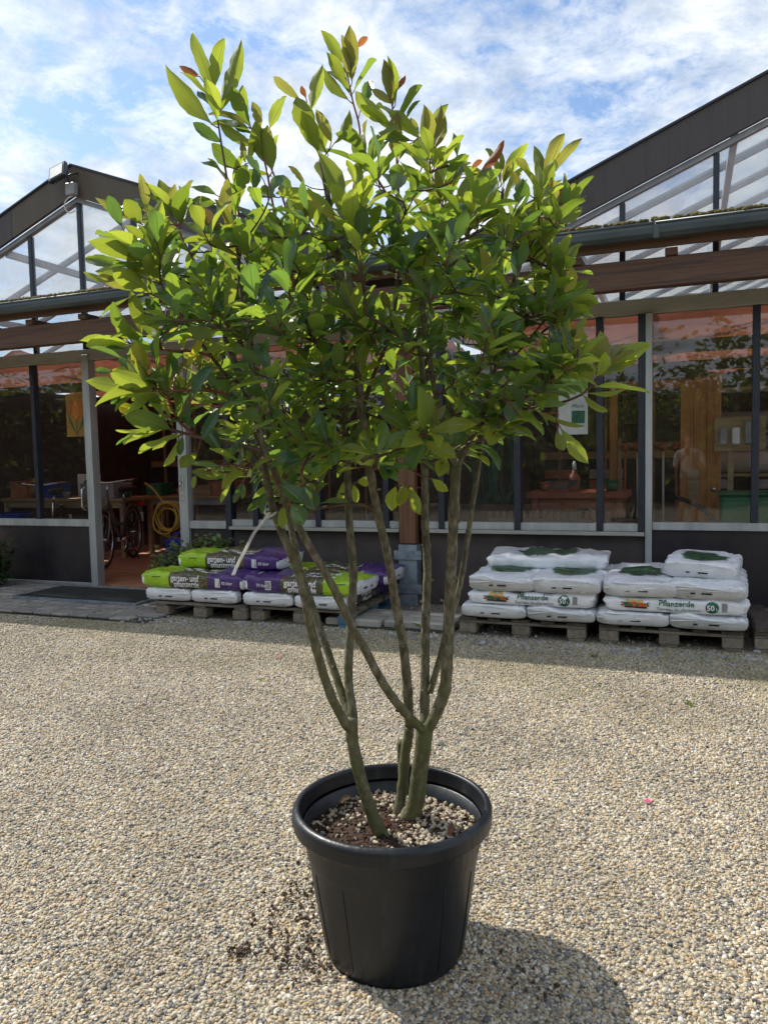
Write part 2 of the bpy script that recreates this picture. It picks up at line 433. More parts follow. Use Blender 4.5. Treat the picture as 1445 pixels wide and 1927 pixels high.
# left: fixed glazed panel beside the doorway
hbox(HL, OL, 'base_panel', (-10.5, 7.13, 0.05), (-6.485, 7.17, 0.715), 'wallp')
hbox(HL, OL, 'sill_rail', (-10.5, 7.105, 0.716), (-6.485, 7.18, 0.80), 'alu')
hbox(HL, OL, 'bottom_rail', (-10.5, 7.11, 0.0), (-6.485, 7.175, 0.049), 'alu')
for x in (-8.75, -8.0, -7.27):
    hbox(HL, OL, 'mullion', (x - 0.028, 7.10, 0.802), (x + 0.028, 7.18, 2.633), 'bar')
for a, c in ((-9.5, -8.78), (-8.72, -8.03), (-7.97, -7.30), (-7.24, -6.487)):
    pane(HL, OL, a, c, 0.802, 2.633)
hbox(HL, OL, 'door_post', (-6.482, 7.07, 0.0), (-6.385, 7.19, 2.70), 'alu')
hd = MB().tube(catmull([(-6.50, 7.07, 1.18), (-6.505, 7.02, 1.165), (-6.505, 7.005, 1.10), (-6.505, 7.005, 0.98), (-6.505, 7.02, 0.93), (-6.50, 7.07, 0.915)], 0.02), 0.009, 8)
hd.build('door_handle', MT['chrome'], HL, OL)
# right side of the doorway: narrow glazed leaf
ld = link('sliding_door', None, HL, OL)
hbox(ld, (0, 0, 0), 'door_frame', (-5.212, 7.08, 0.0), (-5.10, 7.18, 2.633), 'alu')
hbox(ld, (0, 0, 0), 'door_frame', (-5.098, 7.09, 0.716), (-4.63, 7.18, 0.80), 'alu')
hbox(ld, (0, 0, 0), 'door_panel', (-5.098, 7.12, 0.05), (-4.63, 7.16, 0.714), 'wallp')
pane(ld, (0, 0, 0), -5.098, -4.63, 0.802, 2.633)
hbox(ld, (0, 0, 0), 'lock_plate', (-5.175, 7.068, 1.02), (-5.145, 7.079, 1.30), 'chrome')
m = MB().tube([(-5.16, 7.075, 1.24), (-5.16, 7.03, 1.24), (-5.15, 7.025, 1.18)], 0.008, 8); m.build('door_handle', MT['chrome'], ld)
hbox(HL, OL, 'door_post', (-4.627, 7.09, 0.0), (-4.56, 7.19, 2.633), 'bar')
# fixed windows with a plain ledge
for H_, O_, x0, x1, bars in ((HL, OL, -4.558, -2.62, (-4.26, -3.52, -2.77)), (HR, OR, -2.37, -0.345, (-2.20, -1.465, -0.725, -0.372))):
    hbox(H_, O_, 'base_wall', (x0, 7.13, -0.05), (x1, 7.20, 0.715), 'render', 0)
    hbox(H_, O_, 'window_ledge', (x0, 7.03, 0.716), (x1, 7.20, 0.748), 'alubeige')
    hbox(H_, O_, 'sill_rail', (x0, 7.10, 0.749), (x1, 7.18, 0.82), 'alu')
    ed = [x0] + list(bars) + [x1]
    for x in bars:
        hbox(H_, O_, 'mullion', (x - 0.03, 7.085, 0.75), (x + 0.03, 7.185, 2.634), 'bar')
    for a, c in zip(ed[:-1], ed[1:]):
        if c - a > 0.12: pane(H_, O_, a + 0.032, c - 0.032, 0.822, 2.633)
# right: framed panel
hbox(HR, OR, 'door_post', (-0.34, 7.07, -0.05), (-0.285, 7.19, 2.634), 'alu')
hbox(HR, OR, 'base_panel', (-0.283, 7.13, 0.0), (5.7, 7.17, 0.765), 'wallp')
hbox(HR, OR, 'sill_rail', (-0.283, 7.09, 0.767), (5.7, 7.18, 0.835), 'alu')
for x in (0.525, 1.33, 2.1, 2.9):
    hbox(HR, OR, 'mullion', (x - 0.028, 7.10, 0.837), (x + 0.028, 7.18, 2.633), 'bar')
for a, c in ((-0.28, 0.495), (0.555, 1.30), (1.36, 2.07), (2.13, 2.87)):
    pane(HR, OR, a, c, 0.837, 2.633)
# interior shell
def sheet(x0, x1, y0, y1, z, amp, seed, nx=60, ny=40):
    rs = random.Random(seed); ph = [rs.uniform(0, 6) for _ in range(8)]
    v, f = [], []
    for j in range(ny):
        for i in range(nx):
            x = x0 + (x1 - x0) * i / (nx - 1); y = y0 + (y1 - y0) * j / (ny - 1)
            sag = abs(math.sin((y - y0) * math.pi / 1.45 + 0.35 * math.sin(x * 1.3 + ph[3])))
            w = -amp * (1.2 + 0.7 * math.sin(x * 0.9 + ph[4] + 2 * int((y - y0) / 1.45))) * sag ** 0.8 + amp * 0.35 * math.sin(x * 5.1 + ph[0] + y) + amp * 0.25 * math.sin(x * 11 + y * 7 + ph[1]) + amp * 0.2 * math.sin(y * 19 + ph[2] + math.sin(x * 3) * 1.5)
            v.append((x, y, z + w))
    for j in range(ny - 1):
        for i in range(nx - 1):
            f.append((j * nx + i, j * nx + i + 1, (j + 1) * nx + i + 1, (j + 1) * nx + i))
    return MB().add(v, f, 0, True)
sheet(-10.3, -2.5, 7.20, 15.0, 2.79, 0.085, 3).build('shade_cloth', MT['shade'], HL, OL)
sheet(-2.3, 5.6, 7.20, 15.0, 2.79, 0.09, 4).build('shade_cloth', MT['shade'], HR, OR)
for H_, O_, x0, x1 in ((HL, OL, -10.3, -2.5), (HR, OR, -2.3, 5.6)):
    for y in (8.6, 10.6, 12.6):
        hbox(H_, O_, 'tie_beam', (x0, y - 0.04, 2.46), (x1, y + 0.04, 2.585), 'dark')
    hbox(H_, O_, 'back_wall', (x0 - 0.2 if x0 < -5 else -2.394, 13.2, 0.0), (x1 if x1 > 0 else -2.40, 13.28, 2.75), 'dark', 0)
    for i in range(11):
        x = x0 + 0.3 + i * 0.745
        hbox(H_, O_, 'batten', (x - 0.025, 13.15, 0.05), (x + 0.025, 13.198, 2.55), 'woodh')
    hbox(H_, O_, 'rail', (x0, 13.10, 1.35), (x1, 13.148, 1.47), 'woodh')
hbox(HL, OL, 'side_wall', (-10.5, 7.2, 0.0), (-10.42, 17, 2.7), 'dark', 0)  # out of view; made opaque to keep sky light out of the interior
hbox(HL, OL, 'partition', (-2.46, 7.25, 0.0), (-2.40, 13, 2.6), 'dark', 0)
fl = MB().box((-10.5, 7.095, -0.2), (-2.4, 17.2, 0.010)).build('floor', MT['dark']); tag(fl, kind='structure')
fl2 = MB().box((-2.396, 7.22, -0.2), (5.7, 17.2, 0.02)).build('floor', MT['dark']); tag(fl2, kind='structure')
tile = MB().box((-0.148, -0.148, 0.0), (0.148, 0.148, 0.022), ch=0.003).mesh('floor_tile', MT['tilefloor'])
for j in range(12):
    for i in range(12):
        link('floor_tile', tile, fl, (-8.55 + i * 0.3, 7.30 + j * 0.3, 0.011))

# ------------------------------------------------------------------ canopy in front: gutter, beam, roof
cn = thing('canopy', 'timber canopy with mossy zinc gutter along the front of the glasshouses', 'canopy', (-2.5, 6.6, 0))
OC = (2.5, -6.6, 0)
prof = [(6.10, 3.115), (6.095, 3.085), (6.10, 3.045), (6.135, 3.02), (6.19, 3.02), (6.215, 3.045), (6.222, 3.09), (6.215, 3.09), (6.205, 3.05), (6.185, 3.03), (6.14, 3.03), (6.112, 3.05), (6.108, 3.085), (6.112, 3.115)]
for i, (a, c) in enumerate(((-11, -7.35), (-7.346, -4.3), (-4.296, -1.3), (-1.296, -0.23), (-0.226, 2.6), (2.604, 6))):
    np_ = len(prof)
    v = [(a, y, z) for y, z in prof] + [(c, y, z) for y, z in prof]
    f = [(j, (j + 1) % np_, (j + 1) % np_ + np_, j + np_) for j in range(np_)] + [tuple(range(np_ - 1, -1, -1)), tuple(range(np_, 2 * np_))]
    MB().add(v, f).build('gutter', MT['gutter'], cn, OC)
    lip = MB().tube([(a, 6.100, 3.118), (c, 6.100, 3.118)], 0.011, 8); lip.build('gutter_lip', MT['gutter'], cn, OC)
for x in (-7.35, -4.3, -1.3, -0.22, 2.6):
    MB().box((x - 0.02, 6.085, 3.005), (x + 0.02, 6.093, 3.10), ch=0.002).build('gutter_joint', MT['gutter'], cn, OC)
for a, c in ((-11, -7.0), (-6.996, -2.9), (-2.896, 1.5), (1.504, 6)):
    MB().box((a, 6.30, 2.70), (c, 6.42, 2.915), ch=0.006).build('beam', MT['beam'], cn, OC)
    MB().box((a, 6.245, 2.975), (c, 6.27, 3.055), ch=0.003).build('eaves_board', MT['beam'], cn, OC)
for i in range(24):
    x = -10.6 + i * 0.7 - 0.02
    if -2.2 < x < -1.0 or -0.1 < x < 1.3: continue
    MB().box((x - 0.045, 6.275, 2.917), (x + 0.045, 7.04, 2.972), ch=0.004).build('rafter', MT['beam'], cn, OC)
for i in range(34):
    x = -11 + i * 0.5
    MB().add([(x, 6.16, 3.075), (x + 0.496, 6.16, 3.075), (x + 0.496, 7.04, 3.30), (x, 7.04, 3.30), (x, 6.16, 3.060), (x + 0.496, 6.16, 3.060), (x + 0.496, 7.04, 3.285), (x, 7.04, 3.285)],
             [(0, 1, 2, 3), (7, 6, 5, 4), (0, 4, 5, 1), (1, 5, 6, 2), (2, 6, 7, 3), (3, 7, 4, 0)]).build('roof_board', MT['roofsheet'], cn, OC)
rs = random.Random(11); mo = MB()
ico = bmesh.new(); bmesh.ops.create_icosphere(ico, subdivisions=1, radius=1); IV = [v.co.copy() for v in ico.verts]; IF = [[v.index for v in f.verts] for f in ico.faces]; ico.free()
for i in range(2600):
    x = rs.uniform(-10.8, 5.8)
    dens = 0.5 + 0.5 * math.sin(x * 2.1 + 1) * math.sin(x * 0.7)
    if rs.random() > 0.25 + 0.75 * dens: continue
    s = rs.uniform(0.010, 0.027); y = rs.uniform(6.105, 6.20)
    mo.add([(x + v.x * s * rs.uniform(0.8, 1.5), y + v.y * s, 3.128 + (y - 6.10) * 0.34 + v.z * s * 0.8 + rs.uniform(0, 0.012)) for v in IV], IF, 0, True)
tag(mo.build('moss', MT['moss'], cn, OC), kind='stuff')
# timber post in its steel shoe, at the valley between the houses
MB().box((-2.615, 7.02, 0.60), (-2.445, 7.125, 2.70), ch=0.012).build('post', MT['beamv'], cn, OC)
sh = MB().box((-2.612, 6.99, 0.0), (-2.425, 7.018, 0.60), ch=0.004); sh.box((-2.612, 7.019, 0.0), (-2.592, 7.12, 0.60)); sh.box((-2.445, 7.019, 0.0), (-2.425, 7.12, 0.60))
so = sh.build('steel_shoe', MT['steel'], cn, OC)
for z in (0.50, 0.17):
    MB().box((-2.655, 6.975, z - 0.045), (-2.375, 6.986, z + 0.045), ch=0.003).build('strap', MT['steel'], so)
    for x in (-2.635, -2.40, -2.52):
        MB().lathe([(0, 0), (0.012, 0), (0.012, 0.008), (0, 0.008)], 6, smooth=False).build('bolt', MT['steel'], so, (x, 6.974, z), (R(90), 0, 0))

# ------------------------------------------------------------------ paving by the doorway, kerb slabs
MT['paver'] = pmat('concrete_paver', (0.20, 0.185, 0.17), (0.32, 0.30, 0.27), 12, 0.8, 0.4, perobj=0.18, bscale=90)
MT['sand'] = pmat('joint_sand', (0.03, 0.03, 0.02), (0.06, 0.06, 0.035), 14, 0.95, 0.3)
pv = MB().box((-9.0, 5.60, -0.03), (-4.55, 7.09, 0.006)).build('pavement', MT['sand']); tag(pv, kind='structure')
rs = random.Random(2)
pm = [MB().box((-w / 2, -0.066, 0), (w / 2, 0.066, 0.024), ch=0.007).mesh('paver', MT['paver']) for w in (0.232, 0.212, 0.242)]
for j in range(10):
    x = -9.0 + 0.06 * (j % 2) * 2
    while x < -4.62 + 0.05 * rs.random():
        w = rs.choice((0, 1, 2)); wd = (0.232, 0.212, 0.242)[w]
        if x + wd > -4.52: break
        link('paver', pm[w], pv, (x + wd / 2, 5.68 + j * 0.148, 0.004 + rs.uniform(0, 0.006)), (rs.gauss(0, 0.012), rs.gauss(0, 0.012), rs.gauss(0, 0.012)))
        x += wd + 0.012
kb = MB().box((-2.95, 5.95, -0.05), (-1.78, 6.5, 0.012)).build('kerb', MT['sand']); tag(kb, kind='structure')
for x0, x1, y0 in ((-2.93, -2.42, 5.98), (-2.40, -1.80, 6.02)):
    MB().box((x0, y0, 0.0), (x1, 6.46, 0.07), ch=0.015).build('kerb_stone', pmat('pale_kerb_stone', (0.30, 0.28, 0.24), (0.45, 0.42, 0.37), 9, 0.85, 0.4), kb)
gr = thing('doormat_grating', 'dark metal grating mat lying on the pavers before the open door', 'grating', (-5.9, 6.5, 0.034))
fr = MB()
for a, c in (((-0.82, -0.36), (0.82, -0.34)), ((-0.82, 0.34), (0.82, 0.36)), ((-0.82, -0.338), (-0.80, 0.338)), ((0.80, -0.338), (0.82, 0.338))):
    fr.box((*a, 0), (*c, 0.024))
fr.build('frame', MT['steel'], gr)
gb = MB()
for i in range(40):
    x = -0.78 + i * 0.04; gb.box((x - 0.003, -0.338, 0.001), (x + 0.003, 0.338, 0.022))
for i in range(22):
    y = -0.32 + i * 0.0305; gb.box((-0.798, y - 0.002, 0.0), (0.798, y + 0.002, 0.0205))
gb.build('grid', pmat('dull_grating_steel', (0.07, 0.078, 0.075), (0.11, 0.12, 0.115), 20, 0.5, metal=0.3), gr)

# ------------------------------------------------------------------ floodlight at the left apex
fl_ = thing('floodlight', 'square floodlight with white sensor box at the left gable peak', 'floodlight', (-6.41, 7.05, 4.56))
fl_.scale = (0.85, 0.85, 0.85)
m = MB().box((-0.14, -0.04, -0.12), (0.14, 0.02, 0.12), ch=0.012); rot = (R(-22), R(-14), 0)
hd_ = m.build('housing', MT['bar'], fl_, (-0.12, -0.17, 0.14), rot)
MB().box((-0.105, -0.046, -0.085), (0.105, -0.041, 0.085)).build('lamp_glass', MT['white'], hd_)
for i in range(6):
    MB().box((-0.12 + i * 0.045, 0.021, -0.10), (-0.11 + i * 0.045, 0.045, 0.10)).build('cooling_fin', MT['bar'], hd_)
MB().box((-0.07, -0.13, -0.14), (0.075, -0.04, 0.02), ch=0.012).build('sensor_box', MT['greyp'], fl_)
MB().tube([(0.06, -0.02, 0.16), (0.02, -0.1, 0.13), (-0.02, -0.13, 0.10), (-0.02, -0.1, 0.01)], 0.012, 8).build('bracket', MT['bar'], fl_)
MB().tube(catmull([(0.02, -0.08, -0.141), (-0.05, -0.10, -0.17), (-0.13, -0.08, -0.22), (-0.15, -0.05, -0.28), (-0.10, -0.03, -0.33), (0.0, 0.0, -0.30)], 0.02), 0.008, 8).build('cable', MT['white'], fl_)
# ------------------------------------------------------------------ pallets
MT['pal'] = pmat('weathered_pallet_wood', (0.10, 0.085, 0.065), (0.23, 0.195, 0.15), 5, 0.8, 0.3, (1, 1, 4), perobj=0.2, bscale=24)
MT['pald'] = pmat('dark_pallet_board', (0.05, 0.04, 0.032), (0.11, 0.09, 0.07), 5, 0.8, 0.3, (4, 0.6, 4), perobj=0.2, bscale=24)
MT['palblk'] = pmat('pallet_block_chipboard', (0.17, 0.14, 0.105), (0.28, 0.235, 0.18), 30, 0.85, 0.4, perobj=0.15, bscale=60)
MT['palblue'] = pmat('blue_painted_pallet', (0.05, 0.13, 0.20), (0.10, 0.20, 0.27), 8, 0.7, 0.2, perobj=0.15)
PG = 'pallets under the soil bags'
def pallet(label, x, y, w=1.0, d=1.15, rz=0.0, across=False, blue=False):
    t = thing('pallet', label, 'pallet', (x, y, 0), rz, PG)
    top = 0.145
    if across:
        for i in range(6):
            y0 = i * (d - 0.12) / 5
            MB().box((-w / 2, y0, top - 0.022), (w / 2, y0 + 0.12, top), ch=0.003).build('deck_board', MT['pal'], t)
        for x0 in (-w / 2, -0.06, w / 2 - 0.12):
            MB().box((x0, 0.003, top - 0.045), (x0 + 0.12, d - 0.003, top - 0.0225), ch=0.003).build('stringer', MT['pal'], t)
    else:
        nb = 5 if w < 1.1 else 6
        for i in range(nb):
            wd = 0.145 if i % 2 == 0 else 0.10
            xc = -w / 2 + 0.0725 + i * (w - 0.145) / (nb - 1)
            MB().box((xc - wd / 2, -0.004, top - 0.022), (xc + wd / 2, d, top), ch=0.003).build('deck_board', MT['pald'], t)
        for y0 in (0.0, d / 2 - 0.06, d - 0.125):
            MB().box((-w / 2, y0, top - 0.045), (w / 2, y0 + 0.12, top - 0.0225), ch=0.003).build('stringer', MT['pal'], t)
    for i, xc in enumerate((-w / 2 + 0.07, 0, w / 2 - 0.07)):
        for j, y0 in enumerate((0.004, d / 2 - 0.06, d - 0.125)):
            m_ = MT['palblue'] if blue and i == 2 else MT['palblk']
            MB().box((xc - 0.07, y0, 0.022), (xc + 0.07, y0 + 0.118, top - 0.0455), ch=0.005).build('block', m_, t)
        MB().box((xc - 0.06, 0.004, 0.0), (xc + 0.06, d, 0.0215), ch=0.003).build('runner', MT['palblue'] if blue and i == 2 else MT['pal'], t)
    return t
pallet('weathered pallet under the purple soil bags, nearest the open door', -4.17, 5.90, 0.98, 1.1, across=True)
pallet('pallet with blue corner under the purple soil bags', -3.15, 5.93, 1.0, 1.1, across=True, blue=True)
pallet('pallet under the white soil bags, nearer the potted shrub', -1.22, 5.98, 1.0, 1.1)
pallet('pallet under the white soil bags with the loose bag on top', -0.12, 5.99, 1.0, 1.1)
t3 = pallet('weathered pallet cut off by the right edge of the view', 0.98, 6.02, 1.05, 1.1)
t3.location.z = 0.0
for i in range(3):
    MB().box((-0.52, -0.01 + i * 0.2, 0.1455), (0.52, 0.18 + i * 0.2, 0.19), ch=0.006).build('plank', MT['pald'], t3)

# ------------------------------------------------------------------ soil bags
def film(name, c, c2, rough=0.32, scale=7):
    m = pmat(name, c, c2, scale, rough * 0.85, 0.7, rvar=0.08, bscale=30)
    return m
MT['bagwhite'] = film('white_bag_film', (0.80, 0.82, 0.86), (0.86, 0.87, 0.90))
MT['bagpurple'] = film('purple_bag_film', (0.060, 0.028, 0.14), (0.088, 0.042, 0.19))
MT['baglime'] = film('lime_bag_film', (0.30, 0.52, 0.015), (0.38, 0.60, 0.03))
MT['bagend'] = film('bag_end_film', (0.60, 0.61, 0.62), (0.72, 0.73, 0.74), 0.4)
MT['inkdark'] = pmat('black_ink', (0.012, 0.012, 0.014), (0.02, 0.02, 0.022), 30, 0.45)
MT['inkgreen'] = pmat('green_ink', (0.008, 0.105, 0.055), (0.012, 0.14, 0.07), 30, 0.4)
MT['inkwhite'] = pmat('white_ink', (0.75, 0.75, 0.76), (0.8, 0.8, 0.8), 30, 0.4)
MT['inkorange'] = pmat('orange_ink', (0.68, 0.12, 0.02), (0.75, 0.16, 0.03), 30, 0.4)
MT['inksand'] = pmat('sand_ink', (0.62, 0.42, 0.16), (0.72, 0.52, 0.22), 30, 0.4)
def photo_print(name, stops, scale):
    m, n, k, b = newmat(name)
    t = n.new('ShaderNodeTexCoord'); v = n.new('ShaderNodeTexVoronoi'); v.inputs['Scale'].default_value = scale
    nz = n.new('ShaderNodeTexNoise'); nz.inputs['Scale'].default_value = scale * 0.35; nz.inputs['Detail'].default_value = 4
    mx = n.new('ShaderNodeMix'); mx.data_type = 'RGBA'; mx.inputs[0].default_value = 0.12
    k.new(t.outputs['Object'], mx.inputs[6]); k.new(nz.outputs['Color'], mx.inputs[7]); k.new(mx.outputs[2], v.inputs['Vector'])
    s = n.new('ShaderNodeSeparateColor'); k.new(v.outputs['Color'], s.inputs[0])
    rp = n.new('ShaderNodeValToRGB'); setramp(rp, stops, 'CONSTANT'); k.new(s.outputs[0], rp.inputs[0])
    k.new(rp.outputs[0], b.inputs['Base Color']); b.inputs['Roughness'].default_value = 0.35
    return m
MT['bagphoto'] = photo_print('flower_border_print', [(0, (0.03, 0.07, 0.015)), (0.25, (0.045, 0.10, 0.02)), (0.45, (0.018, 0.03, 0.012)), (0.6, (0.10, 0.16, 0.04)), (0.70, (0.28, 0.16, 0.03)), (0.78, (0.24, 0.07, 0.12)), (0.86, (0.06, 0.02, 0.10)), (0.94, (0.36, 0.28, 0.10))], 70)
MT['baghedge'] = photo_print('shrub_print', [(0, (0.01, 0.05, 0.025)), (0.4, (0.015, 0.08, 0.035)), (0.7, (0.03, 0.12, 0.05)), (0.9, (0.10, 0.16, 0.06))], 50)
m, n, k, b = MT['baghedge'], MT['baghedge'].node_tree.nodes, MT['baghedge'].node_tree.links, MT['baghedge'].node_tree.nodes['Principled BSDF']
t = n.new('ShaderNodeTexCoord'); mp = n.new('ShaderNodeMapping'); mp.inputs['Scale'].default_value = (3.2, 4.6, 0); k.new(t.outputs['Object'], mp.inputs[0])
ln_ = n.new('ShaderNodeVectorMath'); ln_.operation = 'LENGTH'; k.new(mp.outputs[0], ln_.inputs[0])
nz = n.new('ShaderNodeTexNoise'); nz.inputs['Scale'].default_value = 7; nz.inputs['Detail'].default_value = 4; k.new(t.outputs['Object'], nz.inputs['Vector'])
ad = n.new('ShaderNodeMath'); ad.operation = 'MULTIPLY_ADD'; k.new(nz.outputs['Fac'], ad.inputs[0]); ad.inputs[1].default_value = 1.1; k.new(ln_.outputs['Value'], ad.inputs[2])
mr = n.new('ShaderNodeMapRange'); mr.inputs['From Min'].default_value = 1.30; mr.inputs['From Max'].default_value = 1.50; k.new(ad.outputs[0], mr.inputs[0])
mx = n.new('ShaderNodeMix'); mx.data_type = 'RGBA'; k.new(mr.outputs[0], mx.inputs[0]); k.new(b.inputs['Base Color'].links[0].from_socket, mx.inputs[6]); mx.inputs[7].default_value = (0.77, 0.79, 0.83, 1); k.new(mx.outputs[2], b.inputs['Base Color'])
from mathutils import noise as mnoise
BVH = {}
def bag_mesh(key, L, W, H, bands, seed, capm=0, toppatch=None, puff=1.0):
    """a filled, sealed plastic sack lying flat; bands = [(x fraction, material)] along its length"""
    rs = random.Random(seed)
    ts = sorted(set([-1, -0.985, -0.96, -0.92, -0.86, 0.86, 0.92, 0.96, 0.985, 1] + [i / 13 * 0.82 for i in range(-13, 14)] + [2 * f - 1 for f, _ in bands[:-1]] + ([] if not toppatch else [toppatch[0], toppatch[1]])))
    nu = 48
    ph = [rs.uniform(0, 6.3) for _ in range(10)]
    v, f, mi = [], [], []
    for t in ts:
        e = abs(t)
        sh = (1 - 0.50 * e ** 18) ** 0.5
        sw = 1 - 0.035 * e ** 8
        for k_ in range(nu):
            a = 2 * math.pi * k_ / nu
            ca, sa = math.cos(a), math.sin(a)
            p = 0.33
            y = math.copysign(abs(ca) ** p, ca) * W / 2 * sw
            z = math.copysign(abs(sa) ** (p + 0.15), sa) * H / 2 * sh
            x = t * L / 2
            top = max(0, sa)
            y += mnoise.noise(Vector((x * 22 + ph[6], sa * 5, 3.3))) * 0.006 * abs(ca)
            wr = 0.006 * math.sin(9 * t + ph[0] + 3 * y / W) + 0.004 * math.sin(23 * t + 8 * y / W + ph[1]) + 0.007 * math.sin(5 * y / W + ph[2] + 2 * t)
            edge = max(0, e - 0.72) / 0.28
            wr += edge * 0.005 * math.sin(40 * y / W * 1.4 + ph[3]) * (1 if e < 0.99 else 0.4)
            nv_ = mnoise.noise(Vector((x * 9 + ph[7], y * 9, sa * 2 + ph[8]))) * 0.011 + mnoise.noise(Vector((x * 26, y * 26 + ph[7], sa * 4))) * 0.0045 + (mnoise.noise(Vector((x * 14, y * 60, ph[9]))) * 0.009 * edge)
            z += (wr + nv_) * (0.3 + 0.9 * top) * (1 if sa > -0.3 else 0.1)
            y += 0.006 * math.sin(14 * t + ph[4]) * abs(ca) + 0.004 * math.sin(31 * t + ph[5] + 2 * sa) * abs(ca)
            x += 0.008 * math.sin(5 * y / W * 2 + ph[6]) * (e > 0.9)
            if e > 0.93: x += math.copysign((0.020 + 0.006 * math.sin(y * 17 + ph[1])) * min(1, max(0, sa * 2.2)), t)
            v.append((x, y, z + H / 2))
    n_ = len(ts)
    for i in range(n_ - 1):
        tm = (ts[i] + ts[i + 1]) / 2; fx = (tm + 1) / 2
        bm_ = bands[-1][1]
        for fr_, m_ in bands:
            if fx < fr_: bm_ = m_; break
        for k_ in range(nu):
            l = (k_ + 1) % nu
            f.append((i * nu + k_, i * nu + l, (i + 1) * nu + l, (i + 1) * nu + k_))
            am = 2 * math.pi * (k_ + 0.5) / nu
            q = bm_
            if abs(tm) > 0.958 and math.sin(am) < 0.15: q = capm
            if toppatch and toppatch[0] < tm < toppatch[1] and math.sin(am) > 0.80: q = toppatch[2]
            mi.append(q)
    f.append(tuple(range(nu - 1, -1, -1))); f.append(tuple((n_ - 1) * nu + k_ for k_ in range(nu))); mi += [capm, capm]
    m = MB(); m.v, m.f, m.m, m.sm = v, f, mi, [True] * len(f)
    me = m.mesh('bag_body', [MT['bagwhite'], MT['baglime'], MT['bagphoto'], MT['bagpurple'], MT['bagend'], MT['baghedge'], MT['inkgreen']])
    BVH[key] = BVHTree.FromPolygons(v, f)
    return me
def letters(body, size, key, x, z, mat, parent, align='LEFT', face='front', bold=0.0, squash=1.0):
    """printed lettering laid on the curved side (front) or top of a bag"""
    cu_ = bpy.data.curves.new('lettering', 'FONT'); cu_.body = body; cu_.size = size; cu_.align_x = align; cu_.offset = bold; cu_.resolution_u = 3
    o = bpy.data.objects.new('lettering', cu_)
    COL.objects.link(o)
    me = bpy.data.meshes.new_from_object(o.evaluated_get(bpy.context.evaluated_depsgraph_get()))
    COL.objects.unlink(o); bpy.data.objects.remove(o)
    bm = bmesh.new(); bm.from_mesh(me); bmesh.ops.triangulate(bm, faces=bm.faces[:])
    for lim in (0.02, 0.011, 0.011):
        es = [e for e in bm.edges if e.calc_length() > lim]
        if es: bmesh.ops.subdivide_edges(bm, edges=es, cuts=1, use_grid_fill=False); bmesh.ops.triangulate(bm, faces=bm.faces[:])
    bm.to_mesh(me); bm.free()
    bv = BVH[key]
    for v in me.vertices:
        px, pz = x + v.co.x * squash, z + v.co.y
        if face == 'front':
            h = bv.ray_cast(Vector((px, -2, pz)), Vector((0, 1, 0)))
            v.co = (px, (h[0].y if h[0] else 0) - 0.008, pz)
        else:
            h = bv.ray_cast(Vector((px, pz, 2)), Vector((0, 0, -1)))
            v.co = (px, pz, (h[0].z if h[0] else 0) + 0.007)
    me.materials.clear(); me.materials.append(mat)
    return link('lettering', me, parent)
def decal(name, key, poly, mat, parent, dy=0.002):
    """a flat printed shape on the bag's front side, given in bag x/z"""
    bv = BVH[key]; v = []
    for px, pz in poly:
        h = bv.ray_cast(Vector((px, -2, pz)), Vector((0, 1, 0)))
        v.append((px, (h[0].y if h[0] else 0) - dy - 0.003, pz))
    if len(v) > 6:
        v.append((sum(q[0] for q in v) / len(v), min(q[1] for q in v), sum(q[2] for q in v) / len(v))); c_ = len(v) - 1
        return MB().add(v, [(i, (i + 1) % c_, c_) for i in range(c_)]).build(name, mat, parent)
    return MB().add(v, [tuple(range(len(v)))]).build(name, mat, parent)
def ell(cx, cz, a, b_, n_=24, w=0.0, seed=0):
    rs = random.Random(seed)
    return [(cx + a * math.cos(2 * math.pi * i / n_) * (1 + w * rs.uniform(-1, 1)), cz + b_ * math.sin(2 * math.pi * i / n_) * (1 + w * rs.uniform(-1, 1))) for i in range(n_)]
def end_marks(parent, L, W, H, side, rs):
    s = side
    for y, w in ((rs.uniform(-0.05, 0.0), 0.07), (rs.uniform(0.07, 0.09), 0.03)):
        x0 = s * (L / 2 + 0.012)
        MB().box((min(x0, x0 - s * 0.02), y - w / 2, H * 0.36), (max(x0, x0 - s * 0.02), y + w / 2, H * 0.44)).build('print_mark', MT['inkdark'], parent)
    # folded seam across the end
    y = [-W / 2 * 0.95 + i * W * 0.95 / 12 for i in range(13)]
    pts = [(s * (L / 2 + 0.008 + 0.003 * math.sin(i * 1.7)), yy, H * 0.60 + 0.006 * math.sin(i * 0.9 + rs.random())) for i, yy in enumerate(y)]
    MB().tube(pts, 0.0045, 6).build('seam', MT['bagwhite'], parent)
